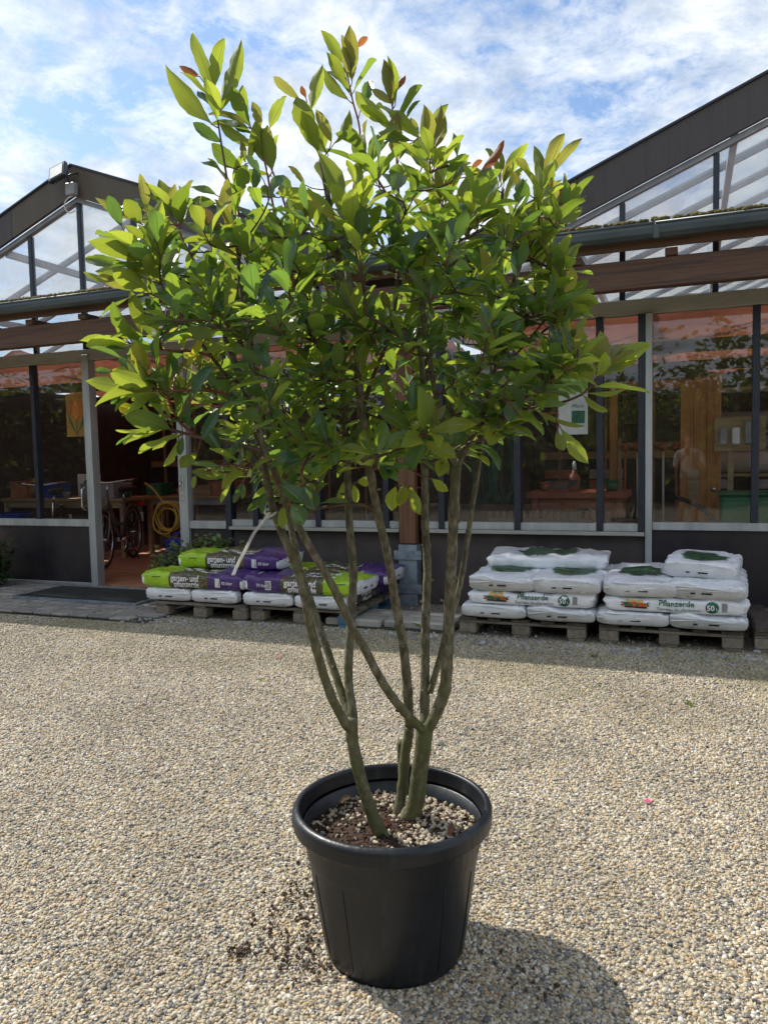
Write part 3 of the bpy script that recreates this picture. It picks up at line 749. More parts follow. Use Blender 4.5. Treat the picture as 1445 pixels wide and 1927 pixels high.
# ---- white bags (right)
WL, WW, WH = 0.96, 0.53, 0.118
wkeys = []
for i in range(4):
    key = 'w%d' % i
    wkeys.append((key, bag_mesh(key, WL, WW, WH, [(1.0, 0)], 40 + i, 4, (-0.62, 0.55, 5))))
WG = 'white bags of planting soil'
def white_bag(label, x, y, z, rz, printed=False, i=0, tilt=(0, 0), hs=1.0):
    t = thing('soil_bag', label, 'bag', (x, y, z), rz, WG)
    t.rotation_euler = (tilt[0], tilt[1], rz); t.scale = (1, 1, hs)
    key, me = wkeys[i % 4]
    b_ = link('bag_body', me, t)
    rs = random.Random(i * 7 + int(x * 100))
    for s in (-1, 1): end_marks(t, WL, WW, WH, s, rs)
    if printed:
        letters('Pflanzerde', 0.058, key, -0.10, 0.062, MT['inkgreen'], t, bold=0.0008)
        letters('Terreau de plantation', 0.034, key, -0.115, 0.026, MT['inkgreen'], t)
        decal('badge', key, ell(0.262, 0.062, 0.045, 0.043), MT['inkgreen'], t, 0.003)
        letters('50', 0.052, key, 0.225, 0.044, MT['inkwhite'], t, bold=0.001).location.y = -0.006
        letters('L', 0.03, key, 0.285, 0.044, MT['inkwhite'], t).location.y = -0.006
        lg = decal('logo', key, ell(-0.265, 0.088, 0.062, 0.024, 20, 0.10, 3), MT['inksand'], t, 0.002)
        decal('logo_ribbon', key, [(-0.37, 0.055), (-0.335, 0.045), (-0.195, 0.045), (-0.16, 0.055), (-0.175, 0.068), (-0.16, 0.080), (-0.37, 0.080), (-0.352, 0.068)], MT['inkgreen'], t, 0.0026)
        decal('logo_shadow', key, [(-0.34, 0.038), (-0.18, 0.036), (-0.182, 0.05), (-0.338, 0.052)], MT['inkdark'], t, 0.0029)
        letters('corthum', 0.058, key, -0.352, 0.052, MT['inkorange'], t, bold=0.0022, squash=0.82).location.y = -0.004
        decal('barcode', key, [(0.325, 0.035), (0.36, 0.035), (0.36, 0.095), (0.325, 0.095)], MT['greyp'], t, 0.0025)
    return t
z0 = 0.148
P2 = math.pi / 2
for px, nm in ((-1.165, 'nearer the potted shrub'), (-0.12, 'under the loose bag')):
    for s, w in ((-0.262, 'left'), (0.262, 'right')):
        white_bag('white soil bag end-on at the bottom %s of the white stack %s' % (w, nm), px + s, 5.945 + WL / 2, z0, P2 + random.Random(px + s).uniform(-.02, .02), i=int(10 * abs(px + s)))
    white_bag('white soil bag with Pflanzerde print lying lengthwise in the stack %s' % nm, px + 0.03, 5.935 + WW / 2, z0 + 0.112, 0.0, True, i=1 if px < -1 else 2)
    white_bag('white soil bag lying lengthwise at the rear of the stack %s' % nm, px + 0.02, 5.945 + WW * 1.53, z0 + 0.112, 0.02, False, i=3)
for x, lab, rz in ((-1.375, 'leftmost in the top row of the white stack', 0.03), (-0.85, 'second from the left in the top row of the white stack', -0.04), (-0.335, 'third from the left in the top row of the white stack', 0.02), (0.16, 'rightmost in the top row of the white stack, sagging forward', -0.06)):
    white_bag('white soil bag end-on, %s' % lab, x, 5.93 + WL / 2, z0 + 0.222, P2 + rz, i=int(abs(x) * 10), hs=1.12)
white_bag('white soil bag lying alone on top of the right white stack', 0.12, 6.45, z0 + 0.348, P2 - 0.12, i=0, tilt=(0.04, -0.03)).scale = (0.62, 0.96, 1.15)
white_bag('white soil bag at the rear top of the stack, behind the leftmost bags', -1.10, 6.66, z0 + 0.346, 0.06, i=1, tilt=(0.03, 0))
# ---- purple and lime bags (left)
GL, GW, GH = 1.08, 0.50, 0.155
gA = bag_mesh('gA', GL, GW, GH, [(0.27, 1), (0.66, 2), (1.0, 3)], 61, 0)
gB = bag_mesh('gB', GL, GW, GH, [(0.34, 3), (0.72, 2), (1.0, 1)], 62, 0)
gE = bag_mesh('gE', GL, GW, GH * 0.84, [(0.08, 0), (0.25, 3), (0.6, 2), (1.0, 3)], 63, 0)
GG = 'purple and lime bags of garden soil'
def garden_bag(label, x, y, z, rz, kind, text=True, tilt=(0, 0), hs=1.0):
    t = thing('soil_bag', label, 'bag', (x, y, z), rz, GG)
    t.rotation_euler = (tilt[0], tilt[1], rz); t.scale = (1, 1, hs)
    me = {'gA': gA, 'gB': gB, 'gE': gE}[kind]
    link('bag_body', me, t)
    rs = random.Random(int(x * 991))
    if kind == 'gE':
        for s in (-1, 1): end_marks(t, GL, GW, GH * 0.84, s, rs)
        letters('garten- und', 0.05, kind, -0.22, 0.075, MT['inkwhite'], t, bold=0.001); letters('pflanzerde', 0.05, kind, -0.19, 0.03, MT['inkwhite'], t, bold=0.001)
        decal('barcode', kind, [(-0.36, 0.03), (-0.325, 0.03), (-0.325, 0.10), (-0.36, 0.10)], MT['inkwhite'], t)
        return t
    x0 = -0.215 if kind == 'gA' else -0.135
    letters('garten- und', 0.078, kind, x0, 0.081, MT['inkwhite'], t, bold=0.0022, squash=0.84)
    letters('pflanzerde', 0.078, kind, x0 + 0.035, 0.027, MT['inkwhite'], t, bold=0.0022, squash=0.84)
    letters('garten- und', 0.10, kind, x0 - 0.02, -0.06, MT['inkwhite'], t, bold=0.002, face='top')
    letters('pflanzerde', 0.10, kind, x0 + 0.02, -0.15, MT['inkwhite'], t, bold=0.002, face='top')
    bx = 0.255 if kind == 'gA' else -0.33
    decal('barcode', kind, [(bx, 0.035), (bx + 0.055, 0.035), (bx + 0.055, 0.115), (bx, 0.115)], MT['inkwhite'], t, 0.0025)
    for q in range(5):
        decal('barcode_line', kind, [(bx + 0.006 + q * 0.009, 0.042), (bx + 0.010 + q * 0.009, 0.042), (bx + 0.010 + q * 0.009, 0.108), (bx + 0.006 + q * 0.009, 0.108)], MT['inkdark'], t, 0.0032)
    tx = bx + 0.075 if kind == 'gA' else bx - 0.085
    s_ = letters('70 liter', 0.038, kind, tx, 0.062, MT['inkwhite'], t, bold=0.0006)
    for s in (-1, 1): end_marks(t, GL, GW, GH, s, rs)
    lx = -0.42 if kind == 'gA' else 0.36
    decal('brand_mark', kind, [(lx, 0.108), (lx + 0.09, 0.112), (lx + 0.088, 0.118), (lx - 0.002, 0.114)], MT['inkdark'], t)
    return t
zL = 0.147; hE = GH * 0.84
for x, lab in ((-4.52, 'first from the door'), (-4.00, 'second from the door'), (-3.47, 'third from the door'), (-2.94, 'fourth from the door')):
    garden_bag('soil bag with white end facing out in the bottom row, %s' % lab, x, 5.90 + GL / 2, zL, P2 + random.Random(x).uniform(-.03, .03), 'gE')
zM = zL + hE * 0.96
garden_bag('lime and purple garden soil bag at the front left, lime end towards the door', -4.24, 5.88 + GW / 2, zM, 0.015, 'gA')
garden_bag('purple and lime garden soil bag at front right, lime end towards the shrub stems', -3.12, 5.87 + GW / 2, zM, -0.02, 'gB')
garden_bag('garden soil bag lying behind the front left lime bag', -4.22, 5.90 + GW * 1.54, zM, -0.02, 'gB')
garden_bag('garden soil bag lying behind the front right purple bag', -3.08, 5.90 + GW * 1.56, zM, 0.03, 'gA')
garden_bag('single garden soil bag on top of the purple stack', -4.05, 6.20 + GW / 2, zM + GH * 0.95, 0.03, 'gA', tilt=(0.03, 0.0))
# ------------------------------------------------------------------ inside the left house, seen through the doorway and panes
def bicycle(label, loc, rz, frame_mat):
    t = thing('bicycle', label, 'bicycle', loc, rz, 'bicycles parked inside the doorway')
    def ring(r, rr, c, mat, name, parent, n_=36):
        return MB().tube([(c[0] + r * math.cos(2 * math.pi * i / n_), c[1], c[2] + r * math.sin(2 * math.pi * i / n_)) for i in range(n_)], rr, 8, closed=True).build(name, mat, parent)
    for x in (-0.53, 0.55):
        w = ring(0.335, 0.02, (x, 0, 0.355), MT['black'], 'wheel', t)
        ring(0.310, 0.010, (x, 0, 0.355), MT['chrome'], 'rim', w)
        sp = MB()
        for i in range(18):
            a = 2 * math.pi * i / 18
            sp.tube([(x, 0.02 * (-1) ** i, 0.355), (x + 0.31 * math.cos(a), 0, 0.355 + 0.31 * math.sin(a))], 0.0016, 4)
        sp.build('spokes', MT['chrome'], w)
        MB().tube([(x, -0.05, 0.355), (x, 0.05, 0.355)], 0.018, 8).build('hub', MT['chrome'], w)
        # mudguard
        a0 = (20, 175) if x < 0 else (40, 165)
        MB().tube([(x + 0.372 * math.cos(R(a)), 0, 0.355 + 0.372 * math.sin(R(a))) for a in range(a0[0], a0[1], 9)], 0.014, 6).build('mudguard', frame_mat, t)
    bb, st, hd1, hd0 = (-0.08, 0, 0.30), (-0.22, 0, 0.80), (0.36, 0, 0.92), (0.42, 0, 0.70)
    fm = MB()
    fm.tube([hd0, bb], 0.024, 10); fm.tube([bb, st], 0.02, 10)
    fm.tube(catmull([(0.375, 0, 0.86), (0.1, 0, 0.55), (-0.14, 0, 0.50)], 0.05), 0.02, 10)
    fm.tube([hd0, hd1], 0.023, 10)
    for s in (-1, 1):
        fm.tube([bb, (-0.53, 0.06 * s, 0.355)], 0.011, 8); fm.tube([(-0.2, 0, 0.72), (-0.53, 0.06 * s, 0.355)], 0.010, 8)
    fm.build('frame', frame_mat, t)
    fk = MB()
    for s in (-1, 1): fk.tube(catmull([(0.42, 0.03 * s, 0.70), (0.46, 0.055 * s, 0.55), (0.55, 0.055 * s, 0.355)], 0.05), 0.012, 8)
    fk.build('fork', frame_mat, t)
    MB().tube([(-0.22, 0, 0.80), (-0.25, 0, 0.92)], 0.014, 8).build('seat_post', MT['chrome'], t)
    sd = []
    for i in range(9):
        u = i / 8; x = -0.40 + 0.28 * u; w = 0.10 * (1 - u) ** 0.7 + 0.018
        for q in range(10):
            a = 2 * math.pi * q / 10
            sd.append((x, w * math.cos(a), 0.945 + 0.035 * math.sin(a) + 0.015 * (1 - u) ** 2))
    MB().add(sd, [(i * 10 + q, i * 10 + (q + 1) % 10, (i + 1) * 10 + (q + 1) % 10, (i + 1) * 10 + q) for i in range(8) for q in range(10)] + [tuple(range(9, -1, -1)), tuple(range(80, 90))], 0, True).build('saddle', MT['black'], t)
    MB().tube([hd1, (0.33, 0, 1.05)], 0.014, 8).build('stem', MT['chrome'], t)
    hb = MB().tube(catmull([(0.12, -0.29, 1.08), (0.22, -0.28, 1.08), (0.32, -0.18, 1.07), (0.34, 0, 1.05), (0.32, 0.18, 1.07), (0.22, 0.28, 1.08), (0.12, 0.29, 1.08)], 0.03), 0.011, 8).build('handlebar', MT['chrome'], t)
    for s in (-1, 1): MB().tube([(0.09, 0.29 * s, 1.08), (0.21, 0.285 * s, 1.08)], 0.016, 8).build('grip', MT['black'], hb)
    rk = MB()
    for s in (-1, 1):
        rk.tube([(-0.22, 0.05 * s, 0.76), (-0.75, 0.06 * s, 0.76)], 0.006, 6); rk.tube([(-0.53, 0.07 * s, 0.36), (-0.56, 0.06 * s, 0.76)], 0.006, 6)
    for x in (-0.3, -0.45, -0.6, -0.75): rk.tube([(x, -0.06, 0.76), (x, 0.06, 0.76)], 0.006, 6)
    rk.build('luggage_rack', MT['black'], t)
    MB().box((-0.80, -0.09, 0.70), (-0.76, 0.09, 0.77), ch=0.01).build('rear_light', MT['redp'], t)
    MB().box((-0.895, -0.035, 0.47), (-0.885, 0.035, 0.60), ch=0.003).build('number_flap', MT['white'], t)
    MB().box((-0.905, -0.03, 0.44), (-0.895, 0.03, 0.49), ch=0.003).build('reflector', MT['redp'], t)
    MB().tube([(bb[0], -0.06, 0.30), (bb[0], 0.06, 0.30)], 0.03, 8).build('crank', MT['chrome'], t)
    MB().tube([(bb[0], 0.07, 0.30), (bb[0] + 0.09, 0.07, 0.16)], 0.008, 6).build('crank_arm', MT['chrome'], t)
    MB().box((bb[0] + 0.04, 0.07, 0.145), (bb[0] + 0.14, 0.16, 0.17), ch=0.005).build('pedal', MT['black'], t)
    MB().tube([(-0.2, 0.05, 0.32), (-0.22, 0.17, 0.035)], 0.008, 6).build('kickstand', MT['black'], t)
    t.scale = (1.1, 1.1, 1.1)
    return t
fb = pmat('grey_brown_bike_frame', (0.13, 0.115, 0.11), (0.18, 0.16, 0.15), 9, 0.35, metal=0.3)
bicycle('grey-brown bicycle with red rear light parked in the open doorway', (-7.5, 8.77, 0.033), R(-69), fb)
bicycle('black bicycle behind the left window panes', (-8.55, 8.55, 0.012), R(-62), MT['black'])
# work tables
def table(label, x0, x1, y0, y1, z, topm, legm, th=0.05, rail=0.0, group=None):
    t = thing('work_table', label, 'table', ((x0 + x1) / 2, (y0 + y1) / 2, 0), 0, group)
    w, d = (x1 - x0) / 2, (y1 - y0) / 2
    MB().box((-w, -d, z - th), (w, d, z), ch=0.005).build('tabletop', topm, t)
    for sx in (-1, 1):
        for sy in (-1, 1):
            MB().box((sx * (w - 0.08) - 0.035, sy * (d - 0.06) - 0.035, 0.02), (sx * (w - 0.08) + 0.035, sy * (d - 0.06) + 0.035, z - th - 0.001), ch=0.004).build('leg', legm, t)
    if rail:
        for sy in (-1, 1): MB().box((-w + 0.12, sy * (d - 0.06) - 0.02, z - th - 0.1), (w - 0.12, sy * (d - 0.06) + 0.02, z - th - 0.002), ch=0.003).build('apron', legm, t)
    return t
table('long wooden bench behind the left window panes', -10.2, -7.75, 9.2, 9.95, 0.93, MT['woodh'], MT['woodh'], 0.05, 1)
table('cluttered work table behind the yellow hose, through the doorway', -8.5, -6.55, 10.3, 11.0, 0.90, MT['woodh'], MT['greyp'], 0.04, 1)
# boxes and pots on the bench
def crate(name, label, cat, x, y, z, w, d, h, mat, lip=0.012, n_slots=3):
    t = thing(name, label, cat, (x, y, z))
    MB().box((-w / 2, -d / 2, 0), (w / 2, d / 2, 0.012)).build('base', mat, t)
    for s in (-1, 1):
        MB().box((-w / 2, s * (d / 2 - 0.006) - 0.006, 0.0125), (w / 2, s * (d / 2 - 0.006) + 0.006, h), ch=0.002).build('side', mat, t)
        MB().box((s * (w / 2 - 0.006) - 0.006, -d / 2 + 0.0125, 0.0125), (s * (w / 2 - 0.006) + 0.006, d / 2 - 0.0125, h), ch=0.002).build('side', mat, t)
    m = MB()
    for s in (-1, 1):
        m.box((-w / 2 - lip, s * (d / 2) - lip, h - 0.02), (w / 2 + lip, s * (d / 2) + lip, h + 0.004), ch=0.003)
    m.build('rim', mat, t)
    return t
crate('plastic_crate', 'pale grey plastic crate on the bench under the tulip picture', 'crate', -8.25, 9.4, 0.932, 0.62, 0.4, 0.22, MT['greyp'])
crate('plastic_crate', 'blue plastic tub standing low behind the leftmost panes', 'crate', -9.45, 8.75, 0.012, 0.75, 0.5, 0.72, MT['bluep'])
crate('plastic_crate', 'blue plastic crate on the bench behind the leftmost panes', 'crate', -9.30, 9.4, 0.932, 0.42, 0.34, 0.24, MT['bluep'])
crate('wooden_box', 'terracotta coloured box at the left end of the bench', 'box', -9.85, 9.4, 0.932, 0.34, 0.3, 0.26, MT['terracotta'])
crate('carton', 'small brown carton on the cluttered work table', 'box', -7.25, 10.55, 0.902, 0.4, 0.3, 0.16, MT['woodh'])
crate('carton', 'wide reddish carton on the cluttered work table', 'box', -6.85, 10.6, 0.902, 0.5, 0.35, 0.22, MT['terracotta'])
crate('plastic_crate', 'green plastic crate on the work table behind the bicycle', 'crate', -8.15, 10.55, 0.902, 0.3, 0.3, 0.2, MT['greenp'])
bd = thing('board', 'white board with a dark arch shape leaning on the bench', 'board', (-8.75, 9.6, 0.932))
MB().box((-0.22, -0.012, 0), (0.22, 0.012, 0.36), ch=0.003).build('panel', MT['white'], bd)
MB().tube([(0.10 * math.cos(R(a)), -0.014, 0.14 + 0.12 * math.sin(R(a))) for a in range(-20, 201, 20)], 0.018, 6).build('arch_shape', MT['inkdark'], bd)
# hose coil on a hook
hc = thing('hose_coil', 'coiled yellow garden hose hanging beside the bicycle', 'hose', (-6.78, 8.95, 0.66))
rs = random.Random(8); pts = []
for i in range(230):
    a = i * 0.19; rr = 0.215 + 0.035 * math.sin(i * 0.37) + 0.02 * math.sin(i * 0.11)
    pts.append((rr * math.cos(a), 0.05 * math.sin(a * 0.31) + 0.04 * math.sin(i * 0.05), rr * 0.82 * math.sin(a) + 0.05 * math.sin(i * 0.04)))
MB().tube(pts, 0.0135, 7).build('coil', MT['yellowhose'], hc)
MB().tube(catmull([(-0.05, 0.0, 0.2), (-0.25, 0.0, 0.42), (-0.42, 0.05, 0.50)], 0.03), 0.0135, 7).build('loose_end', MT['yellowhose'], hc)
MB().tube(catmull([(0.0, 0, -0.2), (0.03, -0.02, -0.40), (0.02, 0.0, -0.645)], 0.03), 0.0135, 7).build('loose_end', MT['yellowhose'], hc)
MB().box((0.235, -0.03, -0.645), (0.275, 0.03, 0.25), ch=0.003).build('stand', MT['steel'], hc)
# blue canister
cn_ = thing('canister', 'blue plastic canister on the floor inside the doorway', 'canister', (-6.36, 8.62, 0.033))
MB().box((-0.17, -0.13, 0), (0.17, 0.13, 0.40), ch=0.035).build('body', MT['bluep'], cn_)
MB().tube(catmull([(-0.1, 0, 0.385), (-0.09, 0, 0.445), (0.0, 0, 0.46), (0.07, 0, 0.445), (0.08, 0, 0.385)], 0.02), 0.016, 8).build('handle', MT['bluep'], cn_)
MB().lathe([(0, 0.39), (0.035, 0.39), (0.035, 0.44), (0, 0.445)], 16, c=(0.12, 0.05, 0)).build('cap', MT['black'], cn_)
# tulip picture
tp = thing('tulip_picture', 'orange painting of a tulip hung inside the left window', 'picture', (-6.80, 7.30, 2.04))
MB().box((-0.155, 0, -0.26), (0.145, 0.018, 0.25), ch=0.002).build('canvas', pmat('orange_canvas', (0.48, 0.20, 0.03), (0.58, 0.28, 0.055), 7, 0.7), tp)
def flat(name, poly, mat, parent, y):
    n_ = len(poly)
    return MB().prism(poly, y - 0.002, y).build(name, mat, parent)
for q, (cx, w, col) in enumerate(((-0.055, 0.05, (0.55, 0.11, 0.02)), (0.055, 0.05, (0.60, 0.14, 0.02)), (0.0, 0.06, (0.70, 0.21, 0.03)))):
    flat('petal', [(cx * 0.3, -0.06), (cx + w, 0.0), (cx + w * 0.9, 0.08), (cx * 1.3, 0.20), (cx - w * 0.9, 0.08), (cx - w, 0.0)], pmat('petal_paint_%d' % q, col, None, 14, 0.6), tp, -0.0005 - q * 0.0021)
lp = pmat('leaf_paint', (0.07, 0.10, 0.03), (0.12, 0.16, 0.05), 14, 0.6)
flat('painted_leaf', [(-0.005, -0.23), (-0.10, -0.10), (-0.135, 0.06), (-0.07, -0.08)], lp, tp, -0.0005)
flat('painted_leaf', [(0.01, -0.23), (0.10, -0.12), (0.125, 0.03), (0.07, -0.09)], lp, tp, -0.0005)
flat('painted_stem', [(-0.008, -0.235), (0.008, -0.235), (0.01, -0.062), (-0.01, -0.062)], lp, tp, -0.0005)

# ------------------------------------------------------------------ inside the right house
MT['redpaint'] = pmat('dull_red_orange_paint', (0.22, 0.055, 0.026), (0.34, 0.09, 0.045), 9, 0.6, 0.1)
table('red-orange work bench behind the right windows', -1.55, -0.55, 7.95, 8.5, 1.06, MT['redpaint'], MT['redpaint'], 0.07, 1)
ln = thing('spray_bottle', 'orange bottle standing on the red-orange bench', 'bottle', (-1.08, 8.1, 1.061))
MB().lathe([(0, 0), (0.05, 0), (0.058, 0.02), (0.058, 0.13), (0.05, 0.16), (0.022, 0.19), (0.018, 0.22), (0, 0.22)], 16).build('body', MT['redpaint'], ln)
MB().lathe([(0, 0.222), (0.02, 0.222), (0.018, 0.28), (0.008, 0.31), (0, 0.31)], 12).build('spout', MT['white'], ln)
MB().box((-0.04, -0.06, 0.06), (0.04, -0.056, 0.12)).build('sticker', MT['inkdark'], ln)
dp = thing('door_leaf', 'orange wooden door leaf standing open behind the right window', 'door', (0.12, 8.25, 0.021), R(-18))
for i in range(3):
    MB().box((-0.19 + i * 0.127, -0.02, 0.0), (-0.066 + i * 0.127, 0.02, 2.12 + 0.03 * i), ch=0.004).build('board', MT['orangewood'], dp)
for z in (0.45, 1.55): MB().box((-0.19, 0.021, z), (0.19, 0.045, z + 0.10), ch=0.003).build('ledge', MT['orangewood'], dp)
MB().box((-0.12, -0.026, 0.85), (0.0, -0.0215, 1.25)).build('notice', MT['woodh'], dp)
MB().lathe([(0, 0), (0.02, 0), (0.02, 0.04), (0, 0.04)], 10).build('knob', MT['chrome'], dp, (0.14, -0.021, 1.05), (R(90), 0, 0))
ff = thing('door_frame', 'plain timber door frame further back behind the right windows', 'door frame', (-0.62, 8.9, 0.021))
for x in (-0.14, 0.62): MB().box((x - 0.04, -0.05, 0), (x + 0.04, 0.05, 2.1), ch=0.004).build('jamb', MT['orangewood'], ff)
MB().box((-0.18, -0.051, 2.101), (0.66, 0.051, 2.19), ch=0.004).build('head', MT['orangewood'], ff)
gb_ = thing('plastic_crate', 'green crate low behind the rightmost window', 'crate', (0.62, 7.75, 0.66))
MB().box((-0.34, -0.2, 0.0), (0.34, 0.2, 0.38), ch=0.02).build('body', MT['greenp'], gb_)
MB().box((-0.36, -0.22, 0.381), (0.36, 0.22, 0.41), ch=0.008).build('rim', MT['greenp'], gb_)
sb = table('low wooden stand under the green crate', 0.2, 1.05, 7.5, 8.0, 0.655, MT['woodh'], MT['woodh'])
# shelf rack with rolls and boxes
rk = thing('shelf_rack', 'grey rack of rolled fleece and boxes behind the rightmost window', 'shelf', (0.75, 9.1, 0.021))
for x in (-0.55, 0.9):
    for y in (-0.2, 0.2): MB().box((x - 0.02, y - 0.02, 0), (x + 0.02, y + 0.02, 2.2)).build('upright', MT['greyp'], rk)
for z in (0.7, 1.15, 1.6, 2.05): MB().box((-0.55, -0.21, z), (0.9, 0.21, z + 0.03)).build('shelf_board', MT['woodh'], rk)
for i, (x, z, r_) in enumerate(((0.1, 1.73, 0.10), (0.1, 1.30, 0.12), (0.1, 1.50, 0.09), (0.1, 0.84, 0.11))):
    o = MB().tube([(-0.45, -0.1, 0), (0.75, -0.12, 0)], r_, 16).build('fleece_roll', MT['white'] if i % 2 else MT['greyp']); o.location = (0.75, 9.1, z + 0.021)
    tag(o, 'pale fleece roll on the %s of the grey rack' % ('upper shelf', 'second shelf', 'second shelf, lying on another roll', 'bottom shelf')[i], 'roll', 'fleece rolls on the rack')
eb = thing('switch_box', 'grey electrical switch boxes mounted by the wooden door leaf', 'switch box', (0.38, 8.05, 1.50))
for i, w in enumerate((0.07, 0.07, 0.12)):
    MB().box((-0.1 + i * 0.11, -0.05, 0.0), (-0.1 + i * 0.11 + w, 0.0, 0.16 if i < 2 else 0.22), ch=0.012).build('box', MT['greyp'] if i != 1 else MT['white'], eb)
MB().box((-0.14, 0.001, -0.06), (0.30, 0.02, 0.26)).build('back_plate', MT['woodh'], eb)
MB().box((-0.02, 0.021, -1.47), (0.03, 0.06, 0.2)).build('post', MT['woodh'], eb)
pipe = MB().tube(catmull([(-0.10, 7.75, 1.02), (0.02, 7.6, 0.98), (0.12, 7.5, 0.93), (0.20, 7.45, 0.86), (0.24, 7.42, 0.78)], 0.03), 0.022, 10).build('drain_pipe', MT['black'])
tag(pipe, 'black curved plastic pipe leaning inside the right window', 'pipe')
# tool rail with hanging tools
tr_ = thing('tool_rail', 'rail of hanging hand tools with orange heads behind the right window', 'tool rail', (-0.25, 8.8, 1.30))
MB().box((-0.45, -0.015, 0.20), (0.35, 0.015, 0.25)).build('rail', MT['woodh'], tr_)
for s in (-0.45, 0.33): MB().box((s, -0.02, -1.28), (s + 0.03, 0.02, 0.30)).build('upright', MT['woodh'], tr_)
for i in range(6):
    x = -0.38 + i * 0.13
    hm = MB().tube([(x, -0.03, 0.18), (x, -0.03, -0.62)], 0.012, 6); hm.tube([(x, -0.03, -0.6), (x + 0.06, -0.03, -0.75), (x, -0.03, -0.8)], 0.012, 6)
    ho = hm.build('tool_handle', MT['white'] if i % 2 else MT['terracotta'], tr_)
    MB().lathe([(0, -0.03), (0.04, -0.02), (0.05, 0.02), (0.03, 0.05), (0, 0.055)], 12).build('tool_head', MT['redpaint'], ho, (x, -0.05, 0.2), (R(90), 0, 0))
MT['radi'] = pmat('brown_radiator_paint', (0.10, 0.06, 0.045), (0.15, 0.095, 0.07), 9, 0.5)
# radiator under the fixed windows
rd = thing('radiator', 'ribbed brown radiator under the right windows, just above the sill', 'radiator', (-1.1, 7.45, 0.30))
for i in range(22):
    MB().box((-0.72 + i * 0.066, -0.03, 0.0), (-0.685 + i * 0.066, 0.03, 0.60), ch=0.006).build('rib', MT['radi'], rd)
for z in (0.05, 0.50): MB().box((-0.73, -0.028, z), (0.75, 0.028, z + 0.03)).build('header', MT['radi'], rd)
MB().box((-0.6, -0.02, -0.28), (-0.56, 0.02, -0.001)).build('foot', MT['radi'], rd); MB().box((0.56, -0.02, -0.28), (0.60, 0.02, -0.001)).build('foot', MT['radi'], rd)
# bundles of green netting hanging
gnet = cloth('green_netting', (0.10, 0.16, 0.13), (0.12, 0.2, 0.15), 0.4, 12)
for q, (x, lab) in enumerate(((-1.95, 'left'), (-1.72, 'right'))):
    t = thing('netting_bundle', 'green netting bundle hanging by the window, %s one of two' % lab, 'netting', (x, 7.75, 0.95), 0, 'hanging netting bundles')
    rs = random.Random(q + 5)
    for i in range(12):
        a = rs.uniform(-0.12, 0.12)
        MB().tube(catmull([(a * 0.4, rs.uniform(-0.03, 0.03), 1.1), (a, rs.uniform(-0.05, 0.05), 0.6), (a * 1.2, rs.uniform(-0.05, 0.05), 0.15), (a * 0.8 + 0.05, 0, 0.0), (a * 0.3 + 0.08, 0, 0.12)], 0.06), 0.013, 6).build('strand', gnet, t)
    MB().tube([(-0.02, 0, 1.1), (0, 0, 1.6)], 0.006, 6).build('cord', MT['black'], t)
# poster on the glass
po = thing('poster', 'green and white advertising poster stuck on the window behind the shrub', 'poster', (-0.965, 7.165, 1.88))
MB().box((-0.13, 0, -0.26), (0.13, 0.003, 0.26)).build('sheet', MT['white'], po)
flat('poster_band', [(-0.128, 0.09), (0.128, 0.13), (0.128, 0.255), (-0.128, 0.255)], pmat('light_green_print', (0.25, 0.42, 0.08), None, 9, 0.6), po, -0.0005)
flat('pictured_bag', [(-0.02, -0.17), (0.11, -0.17), (0.115, 0.06), (-0.015, 0.06)], MT['bagend'], po, -0.0005)
flat('pictured_bag_print', [(-0.012, -0.16), (0.102, -0.16), (0.105, -0.05), (-0.01, -0.045)], MT['inkgreen'], po, -0.0028)
cu_ = bpy.data.curves.new('poster_text', 'FONT'); cu_.body = 'Pflanz'; cu_.size = 0.045
o_ = bpy.data.objects.new('poster_text', cu_); COL.objects.link(o_)
me_ = bpy.data.meshes.new_from_object(o_.evaluated_get(bpy.context.evaluated_depsgraph_get())); COL.objects.unlink(o_); bpy.data.objects.remove(o_)
me_.materials.append(MT['inkgreen']); link('poster_text', me_, po, (-0.008, -0.004, -0.02), (R(90), 0, 0))

# clay pots and bottles on the benches and the rear rail
PGm = 'flower pots on the benches'
for i, (x, y, z, r_, mt, lab) in enumerate(((-9.62, 9.42, 0.932, 0.07, 'terracotta', 'small clay pot beside the terracotta box on the bench'), (-8.98, 9.35, 0.932, 0.06, 'greyp', 'grey pot between the blue crate and the white board'), (-7.88, 9.4, 0.932, 0.08, 'greenp', 'green pot at the right end of the long bench'),
        (-7.70, 10.5, 0.902, 0.07, 'terracotta', 'clay pot on the work table beside the green crate'), (-7.50, 10.65, 0.902, 0.06, 'greyp', 'grey pot at the middle of the work table'), (-1.40, 8.2, 1.061, 0.06, 'terracotta', 'clay pot at the left end of the red-orange bench'), (-0.72, 8.2, 1.061, 0.07, 'greenp', 'green pot at the right end of the red-orange bench'))):
    t = thing('flower_pot', lab, 'pot', (x, y, z), 0, PGm)
    MB().lathe([(0, 0), (r_ * 0.7, 0), (r_ * 0.95, r_ * 1.5), (r_ * 0.85, r_ * 1.5), (r_ * 0.6, 0.02), (0, 0.02)], 16).build('body', MT[mt], t)
    MB().lathe([(r_ * 0.96, r_ * 1.25), (r_ * 1.08, r_ * 1.25), (r_ * 1.08, r_ * 1.55), (r_ * 0.9, r_ * 1.55)], 16).build('rim', MT[mt], t)
